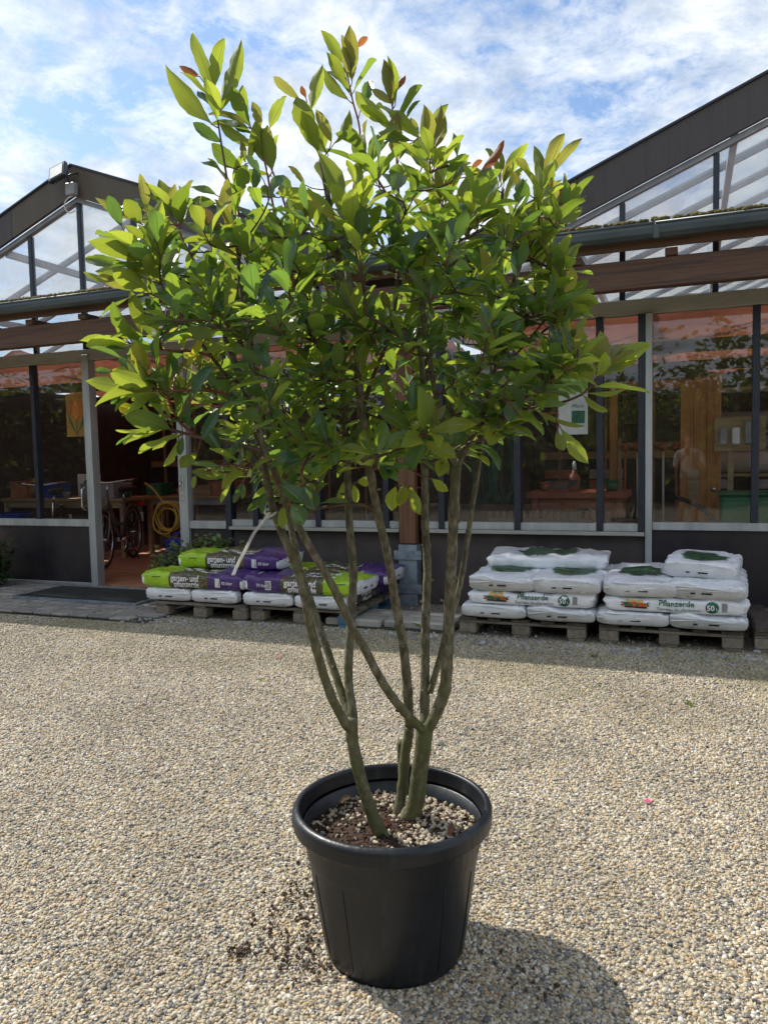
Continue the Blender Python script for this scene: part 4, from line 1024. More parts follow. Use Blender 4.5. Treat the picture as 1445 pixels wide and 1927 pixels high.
for i, (x, lab) in enumerate(((-1.9, 'leftmost'), (-1.2, 'second from left'), (0.3, 'third from left'), (1.2, 'rightmost'))):
    t = thing('stacked_trays', 'stack of dark seed trays against the rear wall of the right house, %s' % lab, 'trays', (x, 12.7, 0.022), 0.05 * i, 'seed tray stacks')
    for q in range(7): MB().box((-0.25, -0.15, q * 0.17), (0.25, 0.15, q * 0.17 + 0.14), ch=0.01).build('tray', MT['greyp'] if (q + i) % 3 else MT['terracotta'], t)
# ------------------------------------------------------------------ potted shrub: branch and leaf positions in metres
STEMS = [
 (0.0235,0.0210,[(-0.824,2.005,0.360),(-0.852,1.983,0.465),(-0.872,1.964,0.574),(-0.884,1.959,0.652),(-0.885,1.959,0.711)]),
 (0.0165,0.0100,[(-0.885,1.959,0.675),(-0.893,1.934,0.704),(-0.918,1.892,0.803),(-0.937,1.842,0.957),(-0.946,1.817,1.068),(-0.957,1.802,1.148),(-0.978,1.782,1.228),(-1.002,1.762,1.312),(-1.014,1.758,1.375),(-1.028,1.752,1.472),(-1.063,1.760,1.583),(-1.105,1.776,1.683),(-1.161,1.807,1.775)]),
 (0.0150,0.0090,[(-0.887,1.969,0.679),(-0.903,1.984,0.709),(-0.948,2.020,0.780),(-1.009,2.060,0.888),(-1.066,2.092,0.999),(-1.115,2.115,1.103),(-1.147,2.135,1.196),(-1.179,2.155,1.293),(-1.213,2.174,1.425),(-1.259,2.177,1.562),(-1.301,2.160,1.731),(-1.332,2.127,1.896),(-1.329,2.085,2.019)]),
 (0.0165,0.0100,[(-0.886,1.969,0.682),(-0.888,1.979,0.712),(-0.914,2.012,0.785),(-0.921,2.031,0.867),(-0.924,2.073,1.033),(-0.927,2.093,1.117),(-0.943,2.108,1.263),(-0.953,2.126,1.409),(-0.954,2.125,1.484),(-0.957,2.124,1.597),(-0.960,2.123,1.723),(-0.945,2.107,1.860),(-0.943,2.087,1.979),(-0.942,2.055,2.077),(-0.959,2.016,2.288)]),
 (0.0080,0.0050,[(-0.944,2.129,1.508),(-0.875,2.081,1.602),(-0.825,2.047,1.692),(-0.781,2.043,1.778),(-0.765,2.071,1.898),(-0.772,2.122,2.088),(-0.771,2.122,2.280)]),
 (0.0330,0.0290,[(-0.795,2.091,0.335),(-0.771,2.101,0.370),(-0.745,2.100,0.427),(-0.731,2.095,0.515),(-0.716,2.090,0.600),(-0.711,2.092,0.670)]),
 (0.0195,0.0185,[(-0.811,2.106,0.348),(-0.805,2.120,0.406),(-0.798,2.128,0.449),(-0.790,2.136,0.546),(-0.777,2.147,0.636)]),
 (0.0185,0.0090,[(-0.777,2.147,0.636),(-0.779,2.140,0.731),(-0.779,2.130,0.806),(-0.782,2.107,0.917),(-0.789,2.083,1.015),(-0.792,2.038,1.159),(-0.800,2.003,1.262),(-0.803,1.970,1.340),(-0.808,1.946,1.448),(-0.809,1.924,1.527),(-0.814,1.912,1.590),(-0.814,1.901,1.662),(-0.826,1.918,1.764),(-0.852,1.951,1.885),(-0.882,1.992,2.025),(-0.885,2.023,2.135)]),
 (0.0165,0.0150,[(-0.805,2.152,0.459),(-0.810,2.160,0.506),(-0.812,2.160,0.584)]),
 (0.0165,0.0085,[(-0.712,2.081,0.653),(-0.725,2.054,0.682),(-0.746,2.014,0.728),(-0.770,1.972,0.789),(-0.792,1.931,0.859),(-0.813,1.901,0.930),(-0.833,1.872,0.989),(-0.852,1.843,1.062),(-0.876,1.812,1.140),(-0.899,1.781,1.205),(-0.920,1.752,1.268),(-0.938,1.734,1.315),(-0.954,1.717,1.375),(-0.966,1.701,1.429),(-0.980,1.685,1.473),(-0.995,1.679,1.550),(-1.009,1.695,1.644),(-1.026,1.710,1.752),(-1.054,1.742,1.866)]),
 (0.0080,0.0035,[(-0.980,1.685,1.471),(-1.007,1.653,1.482),(-1.046,1.627,1.494),(-1.075,1.615,1.502),(-1.139,1.601,1.516),(-1.210,1.594,1.537)]),
 (0.0045,0.0030,[(-1.130,1.604,1.516),(-1.160,1.593,1.547),(-1.177,1.586,1.580),(-1.188,1.581,1.616)]),
 (0.0180,0.0090,[(-0.715,2.101,0.661),(-0.725,2.140,0.736),(-0.732,2.170,0.846),(-0.738,2.210,1.017),(-0.737,2.221,1.105),(-0.747,2.239,1.253),(-0.749,2.249,1.372),(-0.749,2.249,1.421),(-0.750,2.259,1.522),(-0.753,2.269,1.634),(-0.760,2.266,1.773),(-0.760,2.266,1.933),(-0.736,2.254,2.070),(-0.696,2.227,2.166)]),
 (0.0065,0.0030,[(-0.747,2.250,1.413),(-0.673,2.214,1.460),(-0.618,2.215,1.509),(-0.567,2.203,1.523)]),
 (0.0215,0.0165,[(-0.704,2.095,0.653),(-0.690,2.089,0.674),(-0.659,2.091,0.740),(-0.645,2.096,0.798),(-0.634,2.090,0.931),(-0.626,2.083,1.045),(-0.616,2.076,1.159),(-0.601,2.060,1.325),(-0.591,2.053,1.422)]),
 (0.0100,0.0060,[(-0.591,2.053,1.418),(-0.602,2.017,1.475),(-0.611,1.981,1.558),(-0.618,1.946,1.630),(-0.622,1.923,1.700),(-0.628,1.910,1.746),(-0.632,1.908,1.811),(-0.632,1.919,1.858),(-0.618,1.946,1.891),(-0.583,2.013,1.958),(-0.556,2.046,2.025),(-0.546,2.049,2.048)]),
 (0.0115,0.0060,[(-0.591,2.053,1.418),(-0.571,2.083,1.474),(-0.542,2.126,1.545),(-0.529,2.142,1.594),(-0.514,2.169,1.669),(-0.503,2.196,1.753),(-0.492,2.221,1.840),(-0.486,2.224,1.885),(-0.466,2.221,1.933),(-0.437,2.221,2.007),(-0.395,2.217,2.120),(-0.382,2.222,2.204)]),
 (0.0120,0.0060,[(-0.709,2.136,0.747),(-0.687,2.177,0.848),(-0.667,2.217,0.957),(-0.650,2.234,1.012),(-0.637,2.261,1.098),(-0.625,2.276,1.191),(-0.615,2.302,1.297),(-0.607,2.326,1.368),(-0.596,2.363,1.508),(-0.589,2.387,1.581),(-0.576,2.414,1.712),(-0.566,2.418,1.844),(-0.550,2.392,2.001),(-0.535,2.355,2.118),(-0.515,2.330,2.241)]),
 (0.0065,0.0030,[(-0.542,2.126,1.535),(-0.472,2.100,1.556),(-0.386,2.069,1.574),(-0.317,2.054,1.580),(-0.251,2.058,1.604),(-0.198,2.069,1.662)]),
 (0.0050,0.0030,[(-0.472,2.100,1.556),(-0.423,2.076,1.583),(-0.387,2.058,1.608),(-0.340,2.045,1.642),(-0.303,2.038,1.671)]),
 (0.0050,0.0030,[(-0.495,2.209,1.778),(-0.452,2.194,1.839),(-0.430,2.181,1.854),(-0.373,2.161,1.912),(-0.349,2.149,1.954)]),
 (0.0050,0.0030,[(-0.507,2.194,1.702),(-0.447,2.164,1.729),(-0.355,2.125,1.813),(-0.316,2.119,1.837)]),
 (0.0050,0.0030,[(-0.938,2.110,1.922),(-0.950,2.105,2.045),(-0.925,2.137,2.202),(-0.895,2.148,2.380),(-0.913,2.141,2.489),(-0.922,2.138,2.537)]),
 (0.0060,0.0028,[(-1.026,1.710,1.752),(-1.063,1.738,1.866),(-1.096,1.779,1.999),(-1.122,1.801,2.104),(-1.145,1.814,2.221),(-1.156,1.809,2.317),(-1.167,1.805,2.419)]),
 (0.0050,0.0030,[(-1.161,1.807,1.775),(-1.140,1.837,1.877),(-1.146,1.867,1.983),(-1.136,1.871,2.083),(-1.153,1.864,2.182)]),
 (0.0050,0.0028,[(-0.976,1.880,1.884),(-1.000,1.871,1.996),(-1.039,1.877,2.128),(-1.056,1.870,2.240),(-1.090,1.878,2.331),(-1.103,1.873,2.345)]),
 (0.0050,0.0028,[(-0.993,1.873,2.010),(-1.006,1.890,2.113),(-1.040,1.898,2.204),(-1.060,1.901,2.250)]),
 (0.0075,0.0040,[(-0.823,1.908,1.749),(-0.843,1.868,1.737),(-0.897,1.804,1.756),(-0.943,1.743,1.788),(-0.985,1.705,1.847),(-1.010,1.695,1.917),(-1.038,1.705,1.988)]),
 (0.0050,0.0030,[(-0.897,1.804,1.756),(-0.939,1.809,1.867),(-0.975,1.837,1.958),(-0.992,1.874,2.024)]),
 (0.0055,0.0030,[(-0.628,1.910,1.742),(-0.676,1.848,1.755),(-0.713,1.790,1.786),(-0.729,1.762,1.801),(-0.729,1.752,1.851),(-0.740,1.737,1.932),(-0.755,1.731,2.001)]),
 (0.0050,0.0028,[(-0.772,2.122,2.250),(-0.774,2.121,2.353),(-0.782,2.118,2.434)]),
 (0.0050,0.0030,[(-0.696,2.227,2.166),(-0.693,2.207,2.251),(-0.713,2.199,2.312)]),
 (0.0050,0.0030,[(-0.736,2.254,2.070),(-0.680,2.211,2.114),(-0.662,2.197,2.184)]),
 (0.0050,0.0030,[(-0.774,2.121,2.117),(-0.788,2.083,2.182),(-0.821,2.049,2.249),(-0.834,2.044,2.278)]),
 (0.0050,0.0030,[(-0.395,2.217,2.109),(-0.359,2.177,2.051),(-0.334,2.155,2.056),(-0.331,2.156,2.091)]),
 (0.0065,0.0030,[(-1.106,1.775,1.656),(-1.125,1.746,1.676),(-1.150,1.704,1.734),(-1.187,1.668,1.807),(-1.221,1.633,1.882),(-1.242,1.614,1.938)]),
 (0.0045,0.0030,[(-1.187,1.668,1.807),(-1.216,1.657,1.846),(-1.246,1.645,1.866),(-1.289,1.628,1.887)]),
 (0.0050,0.0030,[(-1.161,1.807,1.775),(-1.189,1.796,1.888),(-1.226,1.782,1.973),(-1.262,1.767,2.058),(-1.265,1.766,2.092)]),
 (0.0050,0.0030,[(-1.138,1.709,1.720),(-1.188,1.689,1.734),(-1.239,1.669,1.736),(-1.327,1.634,1.754)]),
 (0.0050,0.0030,[(-1.053,1.742,1.596),(-1.088,1.675,1.620),(-1.120,1.608,1.624),(-1.168,1.568,1.623),(-1.204,1.543,1.630)]),
 (0.0050,0.0028,[(-0.988,1.703,1.458),(-1.005,1.654,1.432),(-1.031,1.622,1.440),(-1.055,1.613,1.444)]),
 (0.0060,0.0040,[(-0.800,2.003,1.265),(-0.818,1.985,1.311),(-0.865,1.946,1.324),(-0.924,1.900,1.317),(-0.983,1.856,1.305)]),
 (0.0040,0.0025,[(-0.748,2.249,1.383),(-0.806,2.269,1.417),(-0.843,2.276,1.467)]),
 (0.0050,0.0030,[(-0.808,1.946,1.448),(-0.710,1.877,1.464),(-0.625,1.803,1.489),(-0.585,1.765,1.506)]),
]
LEAVES = [
 ('y',(-1.169,1.804,2.426),(-1.223,1.796,2.569),0.048),
 ('y',(-1.151,1.811,2.376),(-1.110,1.858,2.549),0.048),
 ('y',(-1.163,1.785,2.331),(-1.284,1.772,2.456),0.053),
 ('r',(-1.229,1.834,2.486),(-1.288,1.830,2.521),0.021),
 ('r',(-1.193,1.848,2.506),(-1.178,1.859,2.528),0.017),
 ('d',(-1.200,1.835,2.406),(-1.236,1.837,2.454),0.025),
 ('d',(-1.166,1.827,2.301),(-1.214,1.777,2.342),0.033),
 ('z',(-1.080,1.893,2.350),(-1.095,1.885,2.413),0.032),
 ('y',(-1.059,1.901,2.342),(-1.031,1.944,2.441),0.038),
 ('d',(-1.093,1.888,2.329),(-1.151,1.872,2.362),0.019),
 ('y',(-1.102,1.874,2.300),(-1.188,1.867,2.359),0.036),
 ('g',(-1.131,1.873,2.242),(-1.191,1.819,2.297),0.047),
 ('y',(-1.098,1.853,2.246),(-1.049,1.871,2.336),0.038),
 ('y',(-1.039,1.877,2.226),(-1.052,1.852,2.322),0.048),
 ('z',(-1.116,1.868,2.250),(-1.123,1.867,2.311),0.021),
 ('g',(-1.138,1.795,2.206),(-1.191,1.778,2.248),0.037),
 ('g',(-1.122,1.823,2.162),(-1.085,1.811,2.220),0.043),
 ('d',(-1.078,1.840,2.166),(-1.064,1.832,2.226),0.029),
 ('z',(-1.009,1.996,2.452),(-1.074,1.956,2.491),0.031),
 ('y',(-0.981,2.007,2.428),(-0.966,2.049,2.554),0.039),
 ('r',(-0.994,2.002,2.452),(-1.011,2.002,2.487),0.018),
 ('y',(-0.965,1.992,2.344),(-0.999,1.950,2.433),0.065),
 ('y',(-0.927,2.136,2.494),(-1.002,2.132,2.596),0.041),
 ('z',(-0.914,2.141,2.542),(-0.901,2.104,2.674),0.048),
 ('y',(-0.940,2.141,2.599),(-0.994,2.129,2.691),0.039),
 ('r',(-0.901,2.157,2.643),(-0.869,2.158,2.666),0.021),
 ('r',(-0.946,2.139,2.595),(-0.967,2.121,2.591),0.016),
 ('d',(-0.896,2.148,2.452),(-0.873,2.190,2.578),0.034),
 ('z',(-0.923,2.008,2.327),(-0.952,1.977,2.403),0.033),
 ('y',(-0.916,2.011,2.323),(-0.855,2.014,2.392),0.037),
 ('y',(-0.932,2.005,2.292),(-1.019,2.010,2.383),0.035),
 ('g',(-1.156,1.788,2.148),(-1.232,1.779,2.181),0.027),
 ('g',(-1.159,1.787,2.128),(-1.212,1.755,2.135),0.029),
 ('y',(-1.264,1.767,2.096),(-1.332,1.778,2.205),0.046),
 ('d',(-1.259,1.769,2.098),(-1.246,1.776,2.175),0.017),
 ('z',(-1.103,1.744,2.034),(-1.115,1.756,2.165),0.036),
 ('b',(-1.114,1.740,2.038),(-1.170,1.696,2.094),0.038),
 ('g',(-1.044,1.907,2.163),(-1.105,1.904,2.200),0.036),
 ('g',(-1.029,1.913,2.158),(-1.024,1.925,2.234),0.047),
 ('z',(-0.997,1.979,2.213),(-1.039,1.984,2.271),0.026),
 ('y',(-0.816,1.836,2.082),(-0.878,1.853,2.230),0.053),
 ('y',(-0.780,1.796,2.032),(-0.730,1.797,2.142),0.054),
 ('y',(-0.825,1.810,2.060),(-0.938,1.750,2.137),0.043),
 ('g',(-0.970,1.882,2.091),(-0.984,1.862,2.141),0.041),
 ('y',(-0.783,2.106,2.390),(-0.858,2.043,2.463),0.051),
 ('y',(-0.774,2.121,2.444),(-0.767,2.080,2.557),0.038),
 ('r',(-0.775,2.131,2.489),(-0.747,2.135,2.525),0.020),
 ('z',(-0.787,2.126,2.453),(-0.839,2.111,2.494),0.025),
 ('g',(-0.744,2.133,2.411),(-0.708,2.126,2.450),0.036),
 ('y',(-0.704,2.116,2.342),(-0.782,2.099,2.417),0.044),
 ('g',(-0.724,2.108,2.334),(-0.804,2.066,2.352),0.033),
 ('z',(-0.714,2.145,2.354),(-0.732,2.129,2.404),0.027),
 ('y',(-0.720,2.196,2.378),(-0.679,2.235,2.469),0.029),
 ('z',(-0.707,2.201,2.326),(-0.657,2.219,2.444),0.052),
 ('g',(-0.713,2.199,2.282),(-0.730,2.179,2.367),0.059),
 ('y',(-0.662,2.165,2.182),(-0.761,2.124,2.285),0.044),
 ('y',(-0.664,2.196,2.233),(-0.663,2.211,2.330),0.036),
 ('y',(-0.655,2.200,2.179),(-0.597,2.173,2.302),0.049),
 ('g',(-0.833,2.044,2.249),(-0.961,2.044,2.346),0.035),
 ('g',(-0.837,2.042,2.248),(-0.849,2.008,2.316),0.048),
 ('g',(-0.829,2.046,2.269),(-0.809,2.068,2.352),0.033),
 ('g',(-0.824,2.047,2.217),(-0.777,2.091,2.301),0.043),
 ('g',(-0.761,2.072,2.214),(-0.747,2.060,2.257),0.048),
 ('d',(-0.829,2.046,2.261),(-0.780,2.083,2.333),0.017),
 ('y',(-0.612,2.238,2.267),(-0.569,2.251,2.277),0.032),
 ('y',(-0.544,2.050,2.075),(-0.554,2.053,2.188),0.048),
 ('y',(-0.527,2.057,2.081),(-0.446,2.039,2.176),0.041),
 ('r',(-0.565,2.257,2.273),(-0.487,2.251,2.338),0.032),
 ('r',(-0.587,2.248,2.285),(-0.560,2.251,2.305),0.022),
 ('y',(-0.546,2.265,2.246),(-0.618,2.263,2.290),0.042),
 ('y',(-0.513,2.321,2.254),(-0.439,2.319,2.354),0.043),
 ('y',(-0.524,2.327,2.281),(-0.523,2.341,2.358),0.028),
 ('y',(-0.394,2.217,2.164),(-0.391,2.259,2.303),0.045),
 ('z',(-0.381,2.222,2.206),(-0.324,2.287,2.329),0.031),
 ('z',(-0.415,2.209,2.173),(-0.455,2.184,2.233),0.026),
 ('z',(-0.410,2.210,2.230),(-0.445,2.191,2.271),0.029),
 ('y',(-0.340,2.152,2.086),(-0.344,2.152,2.163),0.032),
 ('y',(-0.373,2.171,2.135),(-0.332,2.203,2.199),0.023),
 ('r',(-0.336,2.154,2.095),(-0.312,2.152,2.120),0.016),
 ('y',(-0.332,2.155,2.086),(-0.268,2.196,2.141),0.025),
 ('y',(-0.340,2.152,2.065),(-0.271,2.199,2.112),0.037),
 ('g',(-0.402,2.160,2.053),(-0.442,2.160,2.102),0.042),
 ('y',(-0.341,2.130,1.953),(-0.292,2.117,2.025),0.039),
 ('y',(-0.337,2.132,1.949),(-0.278,2.183,2.003),0.027),
 ('y',(-0.338,2.110,1.898),(-0.331,2.096,1.949),0.050),
 ('y',(-0.334,2.111,1.932),(-0.287,2.124,1.912),0.034),
 ('y',(-0.320,2.096,1.832),(-0.239,2.135,1.872),0.058),
 ('d',(-0.355,2.082,1.886),(-0.310,2.116,1.879),0.022),
 ('y',(-0.292,2.042,1.688),(-0.217,2.062,1.705),0.043),
 ('y',(-0.222,2.070,1.674),(-0.212,2.096,1.746),0.056),
 ('y',(-0.191,2.082,1.673),(-0.090,2.126,1.725),0.048),
 ('y',(-0.226,2.068,1.698),(-0.259,2.047,1.743),0.035),
 ('y',(-0.326,2.082,1.766),(-0.244,2.103,1.762),0.033),
 ('d',(-0.427,2.043,1.998),(-0.500,1.991,2.031),0.024),
 ('d',(-0.554,1.993,1.967),(-0.460,1.998,1.991),0.022),
 ('y',(-0.600,1.835,1.940),(-0.536,1.833,2.015),0.035),
 ('y',(-0.203,2.077,1.660),(-0.151,2.106,1.670),0.018),
 ('y',(-0.246,2.060,1.605),(-0.161,2.128,1.602),0.018),
 ('y',(-0.251,2.058,1.599),(-0.194,2.062,1.555),0.021),
 ('y',(-0.315,2.033,1.508),(-0.297,2.023,1.459),0.035),
 ('y',(-0.304,2.037,1.513),(-0.256,2.092,1.435),0.038),
 ('y',(-0.360,2.037,1.560),(-0.259,2.079,1.513),0.027),
 ('g',(-0.335,2.025,1.632),(-0.329,2.023,1.570),0.053),
 ('y',(-0.464,2.060,1.548),(-0.499,2.029,1.470),0.043),
 ('d',(-0.425,1.990,1.600),(-0.429,1.993,1.536),0.047),
 ('y',(-0.466,2.081,1.543),(-0.477,2.088,1.496),0.040),
 ('z',(-1.329,1.719,2.117),(-1.336,1.714,2.203),0.028),
 ('y',(-1.263,1.767,2.094),(-1.327,1.735,2.190),0.040),
 ('d',(-1.261,1.768,2.098),(-1.232,1.754,2.165),0.019),
 ('z',(-1.330,1.655,2.076),(-1.416,1.647,2.125),0.029),
 ('y',(-1.292,1.648,2.053),(-1.316,1.612,2.107),0.044),
 ('y',(-1.221,1.590,1.949),(-1.196,1.599,2.081),0.043),
 ('d',(-1.251,1.621,1.939),(-1.314,1.625,2.047),0.037),
 ('y',(-1.249,1.600,1.939),(-1.340,1.524,2.001),0.047),
 ('d',(-1.333,1.718,2.115),(-1.361,1.715,2.154),0.025),
 ('g',(-1.287,1.607,1.940),(-1.432,1.593,1.974),0.030),
 ('y',(-1.254,1.598,1.907),(-1.368,1.565,1.928),0.037),
 ('y',(-1.305,1.622,1.888),(-1.434,1.598,1.933),0.026),
 ('y',(-1.339,1.630,1.759),(-1.426,1.560,1.760),0.033),
 ('y',(-1.339,1.630,1.763),(-1.361,1.618,1.809),0.036),
 ('d',(-1.332,1.632,1.738),(-1.393,1.587,1.739),0.016),
 ('Y',(-1.219,1.537,1.653),(-1.247,1.547,1.733),0.042),
 ('Y',(-1.241,1.528,1.654),(-1.283,1.503,1.672),0.031),
 ('Y',(-1.192,1.537,1.618),(-1.244,1.514,1.651),0.033),
 ('y',(-1.250,1.525,1.624),(-1.370,1.517,1.652),0.037),
 ('d',(-1.259,1.521,1.625),(-1.302,1.517,1.595),0.019),
 ('Y',(-1.206,1.575,1.622),(-1.182,1.600,1.651),0.030),
 ('d',(-1.309,1.534,1.674),(-1.346,1.518,1.677),0.019),
 ('Y',(-1.253,1.556,1.574),(-1.298,1.538,1.588),0.030),
 ('g',(-1.183,1.551,1.565),(-1.224,1.547,1.625),0.037),
 ('d',(-1.068,1.521,1.600),(-1.027,1.536,1.669),0.044),
 ('y',(-1.020,1.584,1.783),(-0.988,1.577,1.897),0.031),
 ('d',(-1.023,1.582,1.791),(-1.037,1.569,1.890),0.025),
 ('y',(-1.106,1.560,1.772),(-1.035,1.569,1.744),0.041),
 ('y',(-1.305,1.643,1.779),(-1.320,1.627,1.886),0.036),
 ('d',(-1.218,1.570,1.702),(-1.229,1.592,1.778),0.021),
 ('d',(-1.156,1.573,1.659),(-1.173,1.587,1.721),0.025),
 ('Y',(-1.122,1.576,1.677),(-1.086,1.598,1.758),0.025),
 ('y',(-1.206,1.575,1.538),(-1.278,1.546,1.569),0.042),
 ('Y',(-1.267,1.550,1.578),(-1.296,1.535,1.587),0.030),
 ('y',(-1.214,1.593,1.532),(-1.269,1.548,1.515),0.024),
 ('y',(-1.236,1.584,1.533),(-1.306,1.542,1.516),0.009),
 ('d',(-1.283,1.566,1.520),(-1.329,1.558,1.496),0.008),
 ('y',(-1.198,1.599,1.507),(-1.247,1.594,1.483),0.021),
 ('y',(-1.177,1.607,1.508),(-1.203,1.589,1.438),0.021),
 ('d',(-1.156,1.594,1.512),(-1.170,1.599,1.467),0.019),
 ('y',(-1.124,1.607,1.471),(-1.170,1.600,1.438),0.037),
 ('y',(-1.047,1.616,1.413),(-1.133,1.594,1.424),0.030),
 ('y',(-1.130,1.604,1.417),(-1.140,1.605,1.385),0.014),
 ('d',(-1.106,1.560,1.611),(-1.122,1.567,1.546),0.027),
 ('d',(-1.010,1.544,1.575),(-1.049,1.520,1.503),0.031),
 ('y',(-1.035,1.620,1.401),(-1.067,1.617,1.347),0.016),
 ('d',(-1.010,1.630,1.401),(-1.032,1.612,1.348),0.016),
 ('d',(-1.010,1.630,1.396),(-1.013,1.628,1.356),0.014),
 ('d',(-0.964,1.649,1.413),(-0.995,1.646,1.373),0.019),
 ('d',(-0.967,1.669,1.367),(-0.987,1.669,1.317),0.028),
 ('d',(-0.917,1.645,1.391),(-0.859,1.656,1.341),0.050),
 ('d',(-0.897,1.653,1.345),(-0.875,1.683,1.292),0.046),
 ('d',(-0.868,1.676,1.389),(-0.847,1.691,1.325),0.044),
 ('y',(-0.958,1.726,1.331),(-0.959,1.729,1.275),0.026),
 ('d',(-0.870,1.675,1.443),(-0.908,1.641,1.426),0.028),
 ('y',(-0.845,2.254,1.361),(-0.864,2.249,1.285),0.044),
 ('y',(-0.822,2.263,1.373),(-0.825,2.247,1.294),0.041),
 ('y',(-0.799,2.251,1.361),(-0.773,2.273,1.271),0.044),
 ('y',(-0.743,2.294,1.383),(-0.698,2.310,1.336),0.038),
 ('d',(-0.577,1.758,1.496),(-0.624,1.760,1.420),0.058),
 ('y',(-0.966,2.228,1.375),(-0.922,2.251,1.374),0.038),
 ('y',(-1.018,2.240,1.375),(-1.038,2.249,1.300),0.029),
 ('y',(-0.990,2.251,1.368),(-0.983,2.247,1.306),0.026),
 ('y',(-0.693,2.260,1.455),(-0.707,2.262,1.390),0.049),
 ('d',(-0.699,1.882,1.421),(-0.734,1.875,1.442),0.026),
 ('d',(-0.546,1.942,1.539),(-0.566,1.952,1.469),0.042),
]
CROWN = [(-0.683,2.075),(-0.556,2.101),(-0.423,2.069),(-0.288,2.124),(-0.139,2.107),(-0.019,2.177),(0.099,2.160),(0.232,2.092),(0.366,2.096),(0.484,2.021),(0.514,1.917),(0.513,1.770),(0.467,1.622),(0.360,1.519),(0.238,1.446),(0.115,1.388),(0.024,1.390),(-0.114,1.355),(-0.252,1.335),(-0.386,1.407),(-0.489,1.515),(-0.593,1.562),(-0.648,1.676),(-0.658,1.795),(-0.661,1.913),(-0.702,2.002)]
# ------------------------------------------------------------------ pot
PC = Vector((-0.804, 2.054, 0.0))
MT['pot'] = pmat('black_pot_plastic', (0.0042, 0.0062, 0.0100), (0.008, 0.011, 0.017), 6, 0.40, 0.12, (1.6, 1.6, 0.35), rvar=0.16, bscale=40, c3=(0.042, 0.045, 0.048), lo=0.36, hi=0.80)  # third tone: grey dust, raised to put soft highlights into the colour
pt = thing('plant_pot', 'large black plastic nursery pot with rolled rim', 'pot', PC)
pt.scale = (0.965, 0.965, 1)
nn = 96
prof = [(0.0, 0.012), (0.19, 0.012), (0.203, 0.004), (0.212, 0.012), (0.216, 0.03), (0.232, 0.12), (0.247, 0.22), (0.2560, 0.285), (0.2605, 0.30), (0.2635, 0.312), (0.2740, 0.388), (0.275, 0.390),
        (0.266, 0.388), (0.255, 0.33), (0.24, 0.2), (0.22, 0.06), (0.0, 0.05)]
vs_, fs = [], []
for i, (r_, z) in enumerate(prof):
    for q in range(nn):
        a = 2 * math.pi * q / nn
        rib = 0.0
        if False:      # shallow flutes between raised panels
            u = (q % 12) / 12.0
            rib = -0.0045 if u < 0.17 else 0.0
        vs_.append(((r_ + rib) * math.cos(a), (r_ + rib) * math.sin(a), z))
for i in range(len(prof) - 1):
    for q in range(nn):
        l = (q + 1) % nn
        fs.append((i * nn + q, i * nn + l, (i + 1) * nn + l, (i + 1) * nn + q))
b_ = MB().add(vs_, fs, 0, True).build('pot_body', MT['pot'], pt)
for q in (-148, -95, -62, -34, 34, 62, 95, 148):
    a = R(-68.6 + q)
    MB().tube([((r_ + 0.0004) * math.cos(a), (r_ + 0.0004) * math.sin(a), z) for r_, z in ((0.2172, 0.035), (0.232, 0.12), (0.247, 0.22), (0.2560, 0.285))], [0.0010, 0.0018, 0.0020, 0.0012], 6).build('moulded_rib', MT['pot'], pt)
rim = [(0.2755, 0.3875), (0.298, 0.3875), (0.2998, 0.388), (0.3012, 0.390), (0.3020, 0.394), (0.3036, 0.419), (0.3037, 0.4235), (0.3015, 0.431), (0.2965, 0.437), (0.289, 0.4402), (0.284, 0.4397), (0.2800, 0.437), (0.2782, 0.431), (0.2778, 0.425), (0.2740, 0.3955)]
MB().lathe(rim, nn).build('rim', MT['pot'], pt)
for a in (R(-150), R(30), R(-75)):
    MB().box((0.301, -0.001, 0.388), (0.3042, 0.001, 0.422)).build('mould_line', MT['pot'], pt, None, (0, 0, a))
# foot ring ridge
MB().lathe([(0.196, 0.0), (0.205, 0.0), (0.207, 0.010), (0.196, 0.010)], nn, closed=True).build('foot_ring', MT['pot'], pt)

# ------------------------------------------------------------------ soil and pumice in the pot
MT['soil'] = pmat('dark_potting_soil', (0.016, 0.008, 0.0045), (0.072, 0.034, 0.018), 45, 0.95, 1.0, bscale=120)
rs = random.Random(77)
so_ = MB(); rings = 18
v = [(0, 0, 0.372)]; f = []
def soilz(x, y):
    return 0.362 + 0.010 * math.sin(14 * x + 1) * math.cos(11 * y) + 0.005 * math.sin(40 * x + 3 * y) + 0.004 * math.sin(37 * y - 12 * x) - 0.012 * ((x * x + y * y) / 0.06)
for i in range(1, rings + 1):
    for q in range(60):
        a = 2 * math.pi * q / 60; r_ = 0.258 * i / rings
        x, y = r_ * math.cos(a), r_ * math.sin(a)
        v.append((x, y, soilz(x, y) + rs.uniform(-0.003, 0.003)))
for q in range(60): f.append((0, 1 + q, 1 + (q + 1) % 60))
for i in range(rings - 1):
    for q in range(60):
        l = (q + 1) % 60
        f.append((1 + i * 60 + q, 1 + (i + 1) * 60 + q, 1 + (i + 1) * 60 + l, 1 + i * 60 + l))
so = so_.add(v, f, 0, True).build('potting_soil', MT['soil'], None, PC)
tag(so, 'dark crumbly potting soil filling the black pot', 'soil', kind='stuff')
MT['pumice'] = pmat('pale_pumice', (0.50, 0.43, 0.31), (0.74, 0.68, 0.56), 60, 0.9, 0.5, bscale=150, c3=(0.42, 0.40, 0.36), lo=0.3, hi=0.7)
m, n, k, b = newmat('pumice_grit')
gi = n.new('ShaderNodeNewGeometry'); rp = n.new('ShaderNodeValToRGB')
setramp(rp, [(0, (0.50, 0.42, 0.30)), (0.4, (0.60, 0.53, 0.41)), (0.6, (0.38, 0.31, 0.22)), (0.85, (0.34, 0.33, 0.31)), (0.95, (0.2, 0.12, 0.08))], 'CONSTANT')
